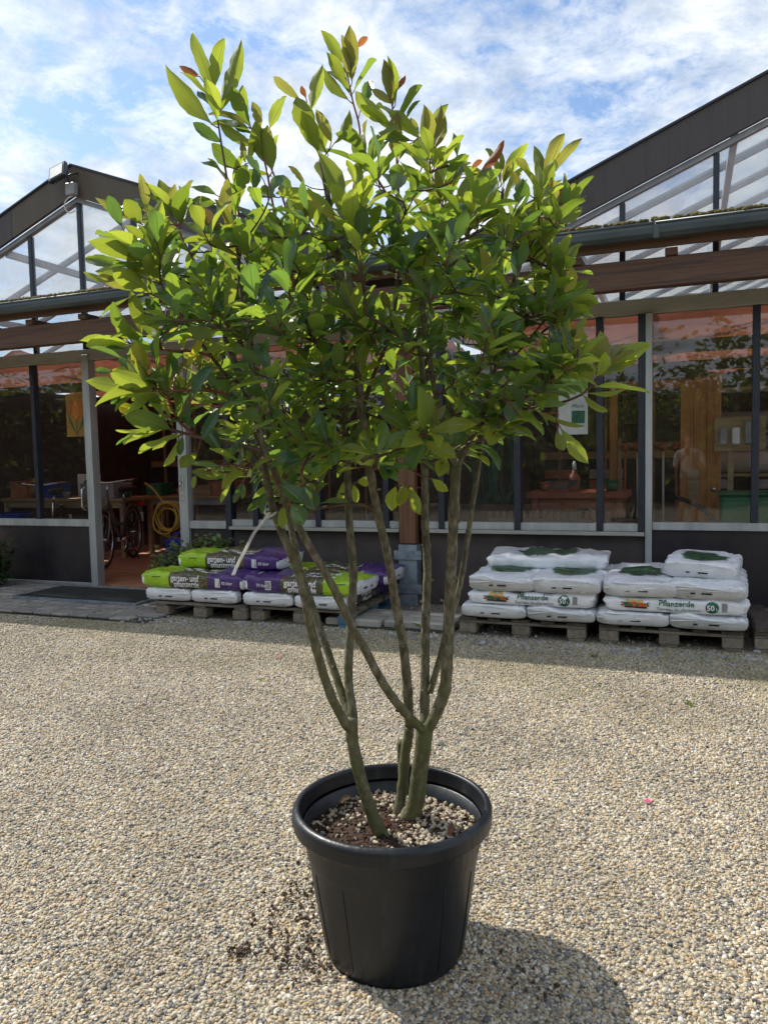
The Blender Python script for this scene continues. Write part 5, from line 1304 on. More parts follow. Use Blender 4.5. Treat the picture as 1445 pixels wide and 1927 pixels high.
k.new(gi.outputs['Random Per Island'], rp.inputs[0]); k.new(rp.outputs[0], b.inputs['Base Color']); b.inputs['Roughness'].default_value = 0.9
nz = n.new('ShaderNodeTexNoise'); nz.inputs['Scale'].default_value = 220; bp = n.new('ShaderNodeBump'); bp.inputs['Strength'].default_value = 0.5; bp.inputs['Distance'].default_value = 0.003
k.new(nz.outputs['Fac'], bp.inputs['Height']); k.new(bp.outputs[0], b.inputs['Normal'])
grit = m
pm_ = MB()
def stone(mb, c, s, rs, flatz=0.7):
    ax = Vector((rs.gauss(0, 1), rs.gauss(0, 1), rs.gauss(0, 1))).normalized()
    M3 = Matrix.Rotation(rs.uniform(0, 6.28), 3, ax)
    sc = Vector((s * rs.uniform(0.75, 1.35), s * rs.uniform(0.7, 1.1), s * rs.uniform(0.5, 0.9)))
    mb.add([Vector(c) + M3 @ Vector((v.x * sc.x, v.y * sc.y, v.z * sc.z)) * rs.uniform(0.86, 1.12) for v in IV], IF, 0, False)
cnt = 0
while cnt < 1050:
    a = rs.uniform(0, 6.283); r_ = 0.252 * math.sqrt(rs.random()); x, y = r_ * math.cos(a), r_ * math.sin(a)
    dns = 0.20 + 0.8 * (x > 0.05 and y < 0.10) + 0.35 * (r_ > 0.2) + 0.45 * (y > 0.12)
    dns *= 0.4 if (x < -0.02 and y < 0.02) else 1.0
    if rs.random() > dns: continue
    s = rs.uniform(0.0038, 0.0088); stone(pm_, (x, y, soilz(x, y) + s * 0.35), s, rs); cnt += 1
cr_ = MB()
for q in range(1500):
    a = rs.uniform(0, 6.283); r_ = 0.25 * math.sqrt(rs.random()); x, y = r_ * math.cos(a), r_ * math.sin(a)
    s = rs.uniform(0.0018, 0.0055); stone(cr_, (x, y, soilz(x, y) + s * 0.5), s, rs)
tag(cr_.build('bark_crumbs', MT['soil'], None, PC), 'dark bark crumbs on the soil in the pot', 'soil', kind='stuff')
po_ = pm_.build('pumice_gravel', grit, None, PC)
tag(po_, 'pale pumice stones scattered over the soil in the pot', 'stones', kind='stuff')

# ------------------------------------------------------------------ leaves
def leaf_mat(name, top, back, trans, frac=0.5, rough=0.32):
    m, n, k, b = newmat(name)
    o = n['Material Output']
    g_ = n.new('ShaderNodeNewGeometry'); oi = n.new('ShaderNodeObjectInfo')
    ad = n.new('ShaderNodeMath'); ad.operation = 'ADD'; k.new(g_.outputs['Random Per Island'], ad.inputs[0]); k.new(oi.outputs['Random'], ad.inputs[1])
    frx = n.new('ShaderNodeMath'); frx.operation = 'FRACT'; k.new(ad.outputs[0], frx.inputs[0])
    uv = n.new('ShaderNodeUVMap'); uv.uv_map = 'leaf'
    sp = n.new('ShaderNodeSeparateXYZ'); k.new(uv.outputs[0], sp.inputs[0])
    d = n.new('ShaderNodeMath'); d.operation = 'SUBTRACT'; k.new(sp.outputs[0], d.inputs[0]); d.inputs[1].default_value = 0.5
    ab = n.new('ShaderNodeMath'); ab.operation = 'ABSOLUTE'; k.new(d.outputs[0], ab.inputs[0])
    rib = n.new('ShaderNodeMapRange'); rib.inputs['From Min'].default_value = 0.02; rib.inputs['From Max'].default_value = 0.05; rib.inputs['To Min'].default_value = 1; rib.inputs['To Max'].default_value = 0
    k.new(ab.outputs[0], rib.inputs[0])
    # side veins running forward from the midrib
    vv = n.new('ShaderNodeMath'); vv.operation = 'MULTIPLY_ADD'; k.new(ab.outputs[0], vv.inputs[0]); vv.inputs[1].default_value = -0.45; k.new(sp.outputs[1], vv.inputs[2])
    sn = n.new('ShaderNodeMath'); sn.operation = 'MULTIPLY'; k.new(vv.outputs[0], sn.inputs[0]); sn.inputs[1].default_value = 70
    si = n.new('ShaderNodeMath'); si.operation = 'SINE'; k.new(sn.outputs[0], si.inputs[0])
    ven = n.new('ShaderNodeMapRange'); ven.inputs['From Min'].default_value = 0.8; ven.inputs['From Max'].default_value = 1.0; ven.inputs['To Max'].default_value = 0.25
    k.new(si.outputs[0], ven.inputs[0])
    vm = n.new('ShaderNodeMath'); vm.operation = 'MAXIMUM'; k.new(ven.outputs[0], vm.inputs[0]); k.new(rib.outputs[0], vm.inputs[1])
    t = n.new('ShaderNodeTexCoord'); nz = n.new('ShaderNodeTexNoise'); nz.inputs['Scale'].default_value = 3.0; nz.inputs['Detail'].default_value = 5
    k.new(uv.outputs[0], nz.inputs['Vector'])
    def var(c, amt=0.34):
        hs_ = n.new('ShaderNodeHueSaturation'); hs_.inputs['Color'].default_value = (*c, 1)
        mr_ = n.new('ShaderNodeMapRange'); mr_.inputs['To Min'].default_value = 1 - amt; mr_.inputs['To Max'].default_value = 1 + amt
        k.new(frx.outputs[0], mr_.inputs[0]); k.new(mr_.outputs[0], hs_.inputs['Value'])
        mh = n.new('ShaderNodeMapRange'); mh.inputs['To Min'].default_value = 0.485; mh.inputs['To Max'].default_value = 0.515
        k.new(nz.outputs['Fac'], mh.inputs[0]); k.new(mh.outputs[0], hs_.inputs['Hue'])
        return hs_.outputs[0]
    mb_ = n.new('ShaderNodeMix'); mb_.data_type = 'RGBA'; k.new(g_.outputs['Backfacing'], mb_.inputs[0]); k.new(var(top), mb_.inputs[6]); k.new(var(back), mb_.inputs[7])
    mv = n.new('ShaderNodeMix'); mv.data_type = 'RGBA'; k.new(vm.outputs[0], mv.inputs[0]); k.new(mb_.outputs[2], mv.inputs[6]); mv.inputs[7].default_value = (*[min(1, x * 1.5 + 0.03) for x in back], 1)
    # brown blemishes on some leaves
    ns_ = n.new('ShaderNodeTexNoise'); ns_.inputs['Scale'].default_value = 9; ns_.inputs['Detail'].default_value = 3
    of_ = n.new('ShaderNodeVectorMath'); of_.operation = 'MULTIPLY_ADD'; k.new(frx.outputs[0], of_.inputs[0]); of_.inputs[1].default_value = (61, 47, 0); k.new(uv.outputs[0], of_.inputs[2]); k.new(of_.outputs[0], ns_.inputs['Vector'])
    bl = n.new('ShaderNodeMapRange'); bl.inputs['From Min'].default_value = 0.66; bl.inputs['From Max'].default_value = 0.72; bl.inputs['To Max'].default_value = 0.75; k.new(ns_.outputs['Fac'], bl.inputs[0])
    mbl = n.new('ShaderNodeMix'); mbl.data_type = 'RGBA'; k.new(bl.outputs[0], mbl.inputs[0]); k.new(mv.outputs[2], mbl.inputs[6]); mbl.inputs[7].default_value = (0.07, 0.04, 0.018, 1)
    k.new(mbl.outputs[2], b.inputs['Base Color'])
    rr = n.new('ShaderNodeMix'); rr.data_type = 'FLOAT'; k.new(g_.outputs['Backfacing'], rr.inputs[0]); rr.inputs[2].default_value = rough; rr.inputs[3].default_value = 0.6
    k.new(rr.outputs[0], b.inputs['Roughness']); b.inputs['Specular IOR Level'].default_value = 0.65
    bp = n.new('ShaderNodeBump'); bp.inputs['Strength'].default_value = 0.25; bp.inputs['Distance'].default_value = 0.002; bp.invert = True
    k.new(vm.outputs[0], bp.inputs['Height']); k.new(bp.outputs[0], b.inputs['Normal'])
    tl = n.new('ShaderNodeBsdfTranslucent')
    tv = n.new('ShaderNodeMix'); tv.data_type = 'RGBA'; k.new(vm.outputs[0], tv.inputs[0]); k.new(var(trans, 0.25), tv.inputs[6]); tv.inputs[7].default_value = (*[x * 0.65 for x in trans], 1)
    k.new(tv.outputs[2], tl.inputs[0])
    mx = n.new('ShaderNodeMixShader'); mx.inputs[0].default_value = frac
    k.new(b.outputs[0], mx.inputs[1]); k.new(tl.outputs[0], mx.inputs[2]); k.new(mx.outputs[0], o.inputs[0])
    return m
LM = {'y': leaf_mat('young_leaf', (0.075, 0.120, 0.024), (0.13, 0.175, 0.04), (0.45, 0.54, 0.05), 0.52),
      'z': leaf_mat('bronze_young_leaf', (0.080, 0.095, 0.028), (0.15, 0.14, 0.05), (0.43, 0.42, 0.06), 0.5),
      'g': leaf_mat('green_leaf', (0.036, 0.095, 0.026), (0.095, 0.15, 0.042), (0.34, 0.48, 0.042), 0.5),
      'd': leaf_mat('dark_glossy_leaf', (0.020, 0.068, 0.038), (0.072, 0.13, 0.055), (0.22, 0.38, 0.045), 0.40, 0.22),
      'Y': leaf_mat('yellow_leaf', (0.20, 0.22, 0.025), (0.28, 0.26, 0.04), (0.62, 0.58, 0.03), 0.5),
      'r': leaf_mat('red_new_leaf', (0.14, 0.05, 0.022), (0.20, 0.075, 0.035), (0.46, 0.16, 0.05), 0.5),
      'b': leaf_mat('browned_leaf', (0.09, 0.055, 0.02), (0.13, 0.08, 0.035), (0.22, 0.14, 0.03), 0.4)}
ROWS, CC = 13, (-1.0, -0.55, 0.0, 0.55, 1.0)
def leaf_geom(seed):
    """unit leaf: length 1 along +Y, full width 1 along X, upper side +Z"""
    rs = random.Random(seed)
    curl, fold, tw, side = rs.uniform(-0.05, 0.36), rs.uniform(0.05, 0.55), rs.uniform(-0.9, 0.9), rs.uniform(-0.10, 0.10)
    peak, blunt, nick = rs.uniform(1.08, 1.42), rs.uniform(0.62, 0.82), (rs.randint(4, 10) if rs.random() < 0.25 else -1)
    ph = rs.uniform(0, 6)
    vs_, uv = [], []
    for i in range(ROWS):
        s = i / (ROWS - 1)
        w = math.sin(math.pi * min(1, s ** peak)) ** blunt if 0 < s < 1 else 0
        w *= 0.5 * (0.90 + 0.16 * s)
        if s > 0.90: w *= 0.72 + 0.28 * (1 - s) / 0.10
        w = max(w, 0.012)
        for c in CC:
            x = c * w * (1 + 0.05 * math.sin(i * 2.4 + c + ph)) * (0.72 if i == nick and c > 0.9 else 1); z = fold * abs(c) ** 1.2 * w * 0.55
            z += 0.030 * math.sin(ph + s * 8 + c * 2) * abs(c) - curl * (s ** 2)
            ta = tw * (s - 0.3)
            vs_.append(Vector((x * math.cos(ta) - z * 0.25 * math.sin(ta) + side * math.sin(s * 3.1), s * (1 - 0.10 * curl), z + x * math.sin(ta) * 0.4)))
            uv.append(((c + 1) / 2, s))
    fs = []
    nc = len(CC)
    for i in range(ROWS - 1):
        for j in range(nc - 1):
            fs.append((i * nc + j, i * nc + j + 1, (i + 1) * nc + j + 1, (i + 1) * nc + j))
    return vs_, fs, uv
NLV = 18
LG = [leaf_geom(i) for i in range(NLV)]
def put_uv(me, uvs):
    l = me.uv_layers.new(name='leaf')
    idx = np.empty(len(me.loops), np.int32); me.loops.foreach_get('vertex_index', idx)
    l.data.foreach_set('uv', np.asarray(uvs, np.float32)[idx].ravel())
LMESH = {}
for kd in LM:
    for i, (v, f, u) in enumerate(LG):
        me = MB().add(v, f, 0, True).mesh('leaf', LM[kd]); put_uv(me, u); LMESH[kd, i] = me
def leaf_matrix(base, axis, normal, length, width):
    y = axis.normalized(); z = (normal - y * normal.dot(y))
    z = z.normalized() if z.length > 1e-4 else y.orthogonal().normalized()
    x = y.cross(z)
    m = Matrix(((x.x * width, y.x * length, z.x * length, base.x), (x.y * width, y.y * length, z.y * length, base.y), (x.z * width, y.z * length, z.z * length, base.z), (0, 0, 0, 1)))
    return m

# ------------------------------------------------------------------ shrub
sb_ = thing('shrub', 'multi-stemmed leafy shrub with red-tipped young shoots growing in the black pot', 'shrub', PC)
OS = tuple(-PC)
m, n, k, b = newmat('mossy_bark')
t = n.new('ShaderNodeTexCoord')
n1 = n.new('ShaderNodeTexNoise'); n1.inputs['Scale'].default_value = 42; n1.inputs['Detail'].default_value = 7
n2 = n.new('ShaderNodeTexNoise'); n2.inputs['Scale'].default_value = 9; n2.inputs['Detail'].default_value = 5
mp = n.new('ShaderNodeMapping'); mp.inputs['Scale'].default_value = (1.6, 1.6, 0.8); k.new(t.outputs['Object'], mp.inputs[0])
for q in (n1, n2): k.new(mp.outputs[0], q.inputs['Vector'])
r1 = n.new('ShaderNodeValToRGB'); setramp(r1, [(0.30, (0.052, 0.042, 0.027)), (0.47, (0.105, 0.088, 0.055)), (0.64, (0.20, 0.178, 0.125))]); k.new(n1.outputs['Fac'], r1.inputs[0])
sz = n.new('ShaderNodeSeparateXYZ'); k.new(t.outputs['Object'], sz.inputs[0])
hz = n.new('ShaderNodeMapRange'); hz.inputs['From Min'].default_value = 0.4; hz.inputs['From Max'].default_value = 1.25; hz.inputs['To Min'].default_value = 0.22; hz.inputs['To Max'].default_value = -0.06; k.new(sz.outputs[2], hz.inputs[0])
ga = n.new('ShaderNodeMath'); ga.operation = 'ADD'; k.new(n2.outputs['Fac'], ga.inputs[0]); k.new(hz.outputs[0], ga.inputs[1])
gr_ = n.new('ShaderNodeMapRange'); gr_.inputs['From Min'].default_value = 0.45; gr_.inputs['From Max'].default_value = 0.78; gr_.inputs['To Max'].default_value = 0.8; k.new(ga.outputs[0], gr_.inputs[0])
mg = n.new('ShaderNodeMix'); mg.data_type = 'RGBA'; k.new(gr_.outputs[0], mg.inputs[0]); k.new(r1.outputs[0], mg.inputs[6]); mg.inputs[7].default_value = (0.085, 0.092, 0.026, 1)   # algae on the lower bark
k.new(mg.outputs[2], b.inputs['Base Color']); b.inputs['Roughness'].default_value = 0.8
n3 = n.new('ShaderNodeTexNoise'); n3.inputs['Scale'].default_value = 90; k.new(t.outputs['Object'], n3.inputs['Vector'])
bp = n.new('ShaderNodeBump'); bp.inputs['Strength'].default_value = 0.7; bp.inputs['Distance'].default_value = 0.004; k.new(n3.outputs['Fac'], bp.inputs['Height']); k.new(bp.outputs[0], b.inputs['Normal'])
MT['bark'] = m
MT['twig'] = pmat('brown_twig', (0.055, 0.030, 0.020), (0.12, 0.065, 0.04), 30, 0.6, 0.2)
MT['redtwig'] = pmat('red_shoot', (0.14, 0.028, 0.03), (0.24, 0.06, 0.05), 30, 0.5, 0.1)
skel = []                                     # (position, radius) samples along every branch
rs = random.Random(42)
for si, (ra, rb, pts) in enumerate(STEMS):
    cs = catmull(pts, 0.012); L_ = len(cs); thick = ra > 0.0095
    rad = [(ra + (rb - ra) * (i / (L_ - 1))) * (0.81 if thick else 0.85) * (1 + (0.025 if thick else 0.02) * rs.uniform(-1, 1)) for i in range(L_)]
    mb = MB()
    if thick:
        cs = [p + Vector((rs.gauss(0, 0.0004), rs.gauss(0, 0.0004), 0)) for p in cs]
        for i in range(6, L_ - 4, 1):
            if rs.random() < 0.06: rad[i] *= 1.13; rad[i - 1] *= 1.05
        if si in (0, 5):                       # flare at the soil and at the fork
            for i in range(6): rad[i] *= 1 + 0.22 * (1 - i / 6)
            for i in range(5): rad[-1 - i] *= 1.06
    mb.tube(cs, rad, 12 if thick else 7)
    if thick:                                  # little spur stubs left on the stems
        for i in range(8, L_ - 3):
            if rs.random() < 0.11:
                dr = Vector((rs.gauss(0, 1), rs.gauss(0, 1), rs.uniform(0, 0.8))).normalized()
                p = cs[i]; r_ = rad[i]
                mb.tube([p + dr * r_ * 0.7, p + dr * (r_ + 0.003 + 0.011 * rs.random() ** 2)], [0.0052, 0.0030], 6)
    nm = 'stem' if thick else 'branch'
    mb.build(nm, MT['bark'] if thick else (MT['twig'] if ra > 0.0052 else MT['redtwig']), sb_, OS)
    for i in range(0, L_, 2):
        if cs[i].z > 1.15: skel.append((cs[i].copy(), rad[i]))
SK = [(p, r_) for p, r_ in skel]
fwd = Vector((-math.sin(yaw), math.cos(yaw), 0)); rgt = Vector((math.cos(yaw), math.sin(yaw), 0))
ALL = []                                      # (kind, variant, matrix, nearness)
twigs = MB()
def connect(p, axis, r_=0.0014):
    """thin petiole or twig from a point back to the nearest older branch"""
    best, bd_ = None, 1e9
    for q, rr in SK:
        d_ = (q - p).length
        d_ += 0.9 * max(0, q.z - p.z + 0.01)
        if d_ < bd_: best, bd_ = q, d_
    if best is None or bd_ > 0.40: return
    l = (best - p).length
    if l < 0.004: return
    mid = (p + best) / 2 - axis.normalized() * l * 0.12 + Vector((0, 0, -0.06 * l))
    pts = [best, best * 0.45 + mid * 0.5 + p * 0.05, mid * 0.6 + p * 0.4, p, p + axis.normalized() * 0.006]
    twigs.tube(pts, [r_ * 1.5, r_ * 1.3, r_ * 1.1, r_, r_ * 0.8], 5, mi=1 if l < 0.12 else 0)
    if l > 0.06:
        for u in (0.35, 0.65): SK.append((best.lerp(p, u), r_))
for i, (kd, B, T, w) in enumerate(LEAVES):
    B, T = Vector(B), Vector(T); ax = T - B
    tocam = (Vector((0, 0, 1.45)) - B).normalized()
    # young leaves stand up round the shoot, so their undersides face out; dark ones show the upper side
    nrm = -tocam if kd in 'yzYrb' else (tocam * 0.8 + Vector((0, 0, 0.5)))
    nrm = Matrix.Rotation(rs.uniform(-0.75, 0.75), 3, ax.normalized()) @ nrm
    ALL.append((kd, rs.randrange(NLV), leaf_matrix(B, ax, nrm, ax.length * 1.03, w * 0.98), -1.0))
    connect(B, ax)
def inside(x, z):
    c = False; n_ = len(CROWN)
    for i in range(n_):
        x1, z1 = CROWN[i]; x2, z2 = CROWN[i - 1]
        if (z1 > z) != (z2 > z) and x < (x2 - x1) * (z - z1) / (z2 - z1) + x1: c = not c
    return c
made = 0; tries = 0
NSHOOT = 285
while made < NSHOOT and tries < 6000:
    tries += 1
    x, z = rs.uniform(-0.72, 0.54), rs.uniform(1.36, 2.28)
    if not inside(x, z): continue
    ex = 1 - ((x + 0.07) / 0.75) ** 2; ez = 1 - ((z - 1.80) / 0.62) ** 2
    e = 0.46 * math.sqrt(max(0.05, min(1, ex * 1.05))) * math.sqrt(max(0.12, ez))
    d = rs.uniform(-e, e)
    tip = PC + rgt * x + fwd * d + Vector((0, 0, z))
    best, bd_ = None, 1e9
    for q, rr in SK:
        if q.z > tip.z + 0.06: continue
        l = (q - tip).length
        if l < 0.07: l += 0.2
        if l < bd_: best, bd_ = q, l
    if best is None or bd_ > 0.42: continue
    made += 1
    l = (tip - best).length
    out_ = (tip - (PC + Vector((0, 0, 1.55)))).normalized()
    mid = best.lerp(tip, 0.5) + Vector((rs.gauss(0, 0.02), rs.gauss(0, 0.02), -0.03 * l))
    tp_ = tip + (out_ * 0.55 + Vector((rs.gauss(0, 0.25), rs.gauss(0, 0.25), 0.95))).normalized() * 0.045
    cs = catmull([best, mid, tip, tp_], 0.025)
    twigs.tube(cs, [0.0032 + (0.0014 - 0.0032) * i / (len(cs) - 1) for i in range(len(cs))], 6)
    for q in cs[2:]: SK.append((q.copy(), 0.0025))
    upper = (z - 1.36) / 0.9
    outer = max(abs(x + 0.07) / 0.66, 0)
    nl = rs.randint(6, 10)
    sdir = (tp_ - cs[-3]).normalized()
    a0 = rs.uniform(0, 6.28)
    young = rs.random() < 0.12 + 0.35 * max(0, upper - 0.55) + 0.25 * max(0, outer - 0.6)
    for j in range(nl):
        u = j / (nl - 1)                        # 0 = lowest leaf of the shoot, 1 = tip
        idx = min(len(cs) - 1, int((0.25 + 0.75 * u) * (len(cs) - 1)))
        p = cs[idx]
        a = a0 + j * 2.39996
        o1 = sdir.orthogonal().normalized(); o2 = sdir.cross(o1)
        rad_ = o1 * math.cos(a) + o2 * math.sin(a)
        ang = R(74 - 48 * u + rs.uniform(-14, 14))
        ax = sdir * math.cos(ang) + rad_ * math.sin(ang)
        ax += Vector((0, 0, -0.30 * (1 - upper) + 0.22 * upper - 0.06 * (1 - u) + (0.12 if young else 0)))
        ax.normalize()
        ln_ = rs.uniform(0.060, 0.104) * (0.78 + 0.3 * (1 - abs(u - 0.45))) * (0.9 if u > 0.9 else 1)
        nr = sdir - ax * sdir.dot(ax) + Vector((0, 0, 0.35)) + Vector((rs.gauss(0, 0.22), rs.gauss(0, 0.22), rs.gauss(0, 0.12)))
        q_ = rs.random()
        if young: kd = 'y' if q_ < 0.8 or u < 0.8 else 'z'
        else: kd = 'd' if q_ < 0.62 - 0.34 * upper - 0.15 * (d > 0.1) else ('g' if q_ < 0.90 else 'y')
        pet = p + ax * 0.014
        twigs.tube([p, pet], 0.0011, 4, mi=1)
        ALL.append((kd, rs.randrange(NLV), leaf_matrix(pet, ax, nr, ln_, ln_ * rs.uniform(0.35, 0.46)), (pet - PC).dot(fwd)))
# leaves standing round the tips of the traced shoots
for si, (ra, rb, pts) in enumerate(STEMS):
    if rb > 0.0041 and pts[-1][2] < 1.9 or pts[-1][2] < 1.45: continue
    tipp = Vector(pts[-1]); sdir = (tipp - Vector(pts[-2])).normalized(); sdir = (sdir + Vector((0, 0, 0.25))).normalized()
    o1 = sdir.orthogonal().normalized(); o2 = sdir.cross(o1); a0 = rs.uniform(0, 6.28); top = tipp.z > 2.05
    nj = 5 if tipp.z > 2.12 else 8
    for j in range(nj):
        u = j / (nj - 1); p = Vector(pts[-2]).lerp(tipp, 0.15 + 0.85 * u) if u < 0.6 else tipp - sdir * 0.004 * (nj - 1 - j)
        rad_ = o1 * math.cos(a0 + j * 2.39996) + o2 * math.sin(a0 + j * 2.39996)
        ang = R((44 if top else 58) - 30 * u + rs.uniform(-9, 9)); ax = (sdir * math.cos(ang) + rad_ * math.sin(ang)).normalized()
        ln_ = rs.uniform(0.09, 0.135) * (1 if u < 0.85 else 0.7)
        pet = p + ax * 0.016; twigs.tube([p, pet], 0.0012, 4, mi=1)
        kd = ('z' if rs.random() < 0.55 else 'y') if u > 0.5 else ('y' if rs.random() < 0.65 else 'g')
        ALL.append((kd, rs.randrange(NLV), leaf_matrix(pet, ax, sdir + Vector((rs.gauss(0, 0.2), rs.gauss(0, 0.2), 0)), ln_, ln_ * rs.uniform(0.33, 0.41)), (pet - PC).dot(fwd) - 0.15))
ALL.sort(key=lambda r_: r_[3])
cv, cf, cm, cuv = [], [], [], []
kinds = list(LM)
for i, (kd, vi, mx, nr) in enumerate(ALL):
    if i < 300:
        o = link('leaf', LMESH[kd, vi], sb_)
        o.matrix_local = Matrix.Translation(Vector(OS)) @ mx
    else:
        v, f, u = LG[vi]; b0 = len(cv)
        cv += [tuple(mx @ q) for q in v]; cf += [tuple(b0 + j for j in q) for q in f]; cm += [kinds.index(kd)] * len(f); cuv += u
fo = MB(); fo.v, fo.f, fo.m, fo.sm = cv, cf, cm, [True] * len(cf)
me = fo.mesh('foliage', [LM[q] for q in kinds]); put_uv(me, cuv)
tag(link('foliage', me, sb_, OS), kind='stuff')
tag(twigs.build('twigs', [MT['twig'], MT['redtwig']], sb_, OS), kind='stuff')
print('leaves', len(ALL), 'shoots', made)
# plant tag: white strip looped round a stem
tb = MB()
A, Bq = Vector((-1.005, 1.745, 1.318)), Vector((-1.100, 1.70, 1.135))
pts = [Vector((-0.999, 1.732, 1.316)), Vector((-1.008, 1.728, 1.301)), Vector((-1.034, 1.717, 1.267)), Vector((-1.059, 1.708, 1.22)), Vector((-1.078, 1.70, 1.183)), Vector((-1.090, 1.695, 1.155))]
cs = catmull(pts, 0.01); v = []; wv = rgt * 0.0046 + fwd * 0.001
for p in cs: v += [p - wv, p + wv]
v2 = [q + fwd * 0.0012 for q in v]; nV = len(v)
f = [(2 * i, 2 * i + 1, 2 * i + 3, 2 * i + 2) for i in range(len(cs) - 1)] + [(nV + 2 * i + 2, nV + 2 * i + 3, nV + 2 * i + 1, nV + 2 * i) for i in range(len(cs) - 1)]
f += [(2 * i + 2, nV + 2 * i + 2, nV + 2 * i, 2 * i) for i in range(len(cs) - 1)] + [(2 * i + 1, nV + 2 * i + 1, nV + 2 * i + 3, 2 * i + 3) for i in range(len(cs) - 1)]
tb.add(v + v2, f, 0, True)
tgo = thing('plant_tag', 'white plastic strip tag looped round a stem of the shrub', 'tag', (-1.01, 1.745, 1.30))
MT['tagw'] = cloth('white_tag_plastic', (0.9, 0.9, 0.9), (0.9, 0.9, 0.88), 0.5, 3)
tb.build('strip', MT['tagw'], tgo, (1.01, -1.745, -1.30))
MB().tube(catmull([(-1.012, 1.743, 1.306), (-1.022, 1.750, 1.318), (-1.010, 1.768, 1.322), (-0.995, 1.760, 1.314), (-1.000, 1.740, 1.306), (-1.014, 1.742, 1.300)], 0.008), 0.0035, 6).build('loop', MT['white'], tgo, (1.01, -1.745, -1.30))

# ------------------------------------------------------------------ small plants: trailing plant behind the bags, shrub by the left panes, weeds
LS = leaf_mat('small_green_leaf', (0.12, 0.20, 0.07), (0.16, 0.22, 0.09), (0.36, 0.48, 0.10), 0.4, 0.45)
LS2 = leaf_mat('dull_dark_leaf', (0.022, 0.05, 0.02), (0.04, 0.07, 0.03), (0.10, 0.18, 0.03), 0.35, 0.4)
def bush(name, label, cat, loc, blobs, nst, leafm, size, seed, stem_len=0.3, spread=1.0):
    t = thing(name, label, cat, loc)
    r_ = random.Random(seed); st = MB(); cv, cf, cuv = [], [], []
    for i in range(nst):
        bx, by, bz, sx, sy, sz_ = r_.choice(blobs)
        tip = Vector((bx + r_.gauss(0, sx), by + r_.gauss(0, sy), max(0.02, bz + r_.gauss(0, sz_))))
        base = Vector((tip.x * 0.3, tip.y * 0.3, 0.0))
        cs = catmull([base, base.lerp(tip, 0.5) + Vector((r_.gauss(0, 0.03), r_.gauss(0, 0.03), 0.05)), tip], 0.05)
        st.tube(cs, [0.004 - 0.0028 * q / (len(cs) - 1) for q in range(len(cs))], 5)
        for q in range(r_.randint(7, 11)):
            p = cs[min(len(cs) - 1, int(r_.uniform(0.45, 1.0) * (len(cs) - 1)))] + Vector((r_.gauss(0, 0.012), r_.gauss(0, 0.012), r_.gauss(0, 0.012)))
            ax = Vector((r_.gauss(0, 1), r_.gauss(0, 1), r_.gauss(0.1, 0.6))).normalized()
            ln_ = size * r_.uniform(0.7, 1.3)
            mx = leaf_matrix(p, ax, Vector((r_.gauss(0, 0.5), r_.gauss(-0.2, 0.5), 1)), ln_, ln_ * r_.uniform(0.55, 0.8))
            v, f, u = LG[r_.randrange(NLV)]; b0 = len(cv)
            cv += [tuple(mx @ w) for w in v]; cf += [tuple(b0 + j for j in w) for w in f]; cuv += u
    st.build('stems', MT['twig'], t)
    fo = MB(); fo.v, fo.f, fo.m, fo.sm = cv, cf, [0] * len(cf), [True] * len(cf)
    me = fo.mesh('foliage', leafm); put_uv(me, cuv); tag(link('foliage', me, t), kind='stuff')
    return t
bush('trailing_plant', 'trailing leafy plant spilling out between the doorway and the purple bags', 'plant', (-4.80, 6.88, 0.0),
     [(0.28, -0.12, 0.64, 0.16, 0.05, 0.05), (-0.05, -0.14, 0.56, 0.16, 0.05, 0.06), (-0.34, -0.20, 0.42, 0.10, 0.05, 0.07), (0.05, -0.18, 0.46, 0.22, 0.04, 0.08)], 300, LS, 0.052, 4)
bush('low_shrub', 'dark leafy shrub against the panel at the left edge', 'shrub', (-7.75, 6.75, 0.0),
     [(0.15, 0.0, 0.52, 0.16, 0.10, 0.12), (-0.15, 0.05, 0.45, 0.2, 0.10, 0.18), (0.2, -0.05, 0.28, 0.12, 0.08, 0.10)], 150, LS2, 0.06, 9)
def weed(label, x, y, s, seed):
    t = thing('weed', label, 'weed', (x, y, 0.004), 0, 'weeds in the gravel')
    r_ = random.Random(seed)
    for q in range(9):
        a = r_.uniform(0, 6.28); ax = Vector((math.cos(a), math.sin(a), r_.uniform(0.25, 0.9)))
        o = link('leaf', LMESH['g', r_.randrange(NLV)], t); ln_ = s * r_.uniform(0.6, 1.2)
        o.matrix_local = leaf_matrix(Vector((0, 0, 0)), ax, Vector((0, 0, 1)), ln_, ln_ * 0.4)
weed('small green weed in the sunny gravel to the right of the stems', 0.02, 4.63, 0.032, 1)
weed('small green weed growing by the kerb stones behind the stems', -2.05, 6.05, 0.10, 2)
weed('tiny weed in the gravel left of the pot', -1.95, 3.25, 0.022, 3)
weed('small weed in front of the right white-bag pallets', -0.62, 5.55, 0.035, 4)
weed('pale green seedling sprouting in the pot beside the stems', PC.x + 0.03, PC.y - 0.085, 0.032, 5)
for o in [q for q in COL.objects if q.name.startswith('weed') and 'pot' in q.get('label', '')]: o.location.z = 0.362; o['group'] = 'seedlings'
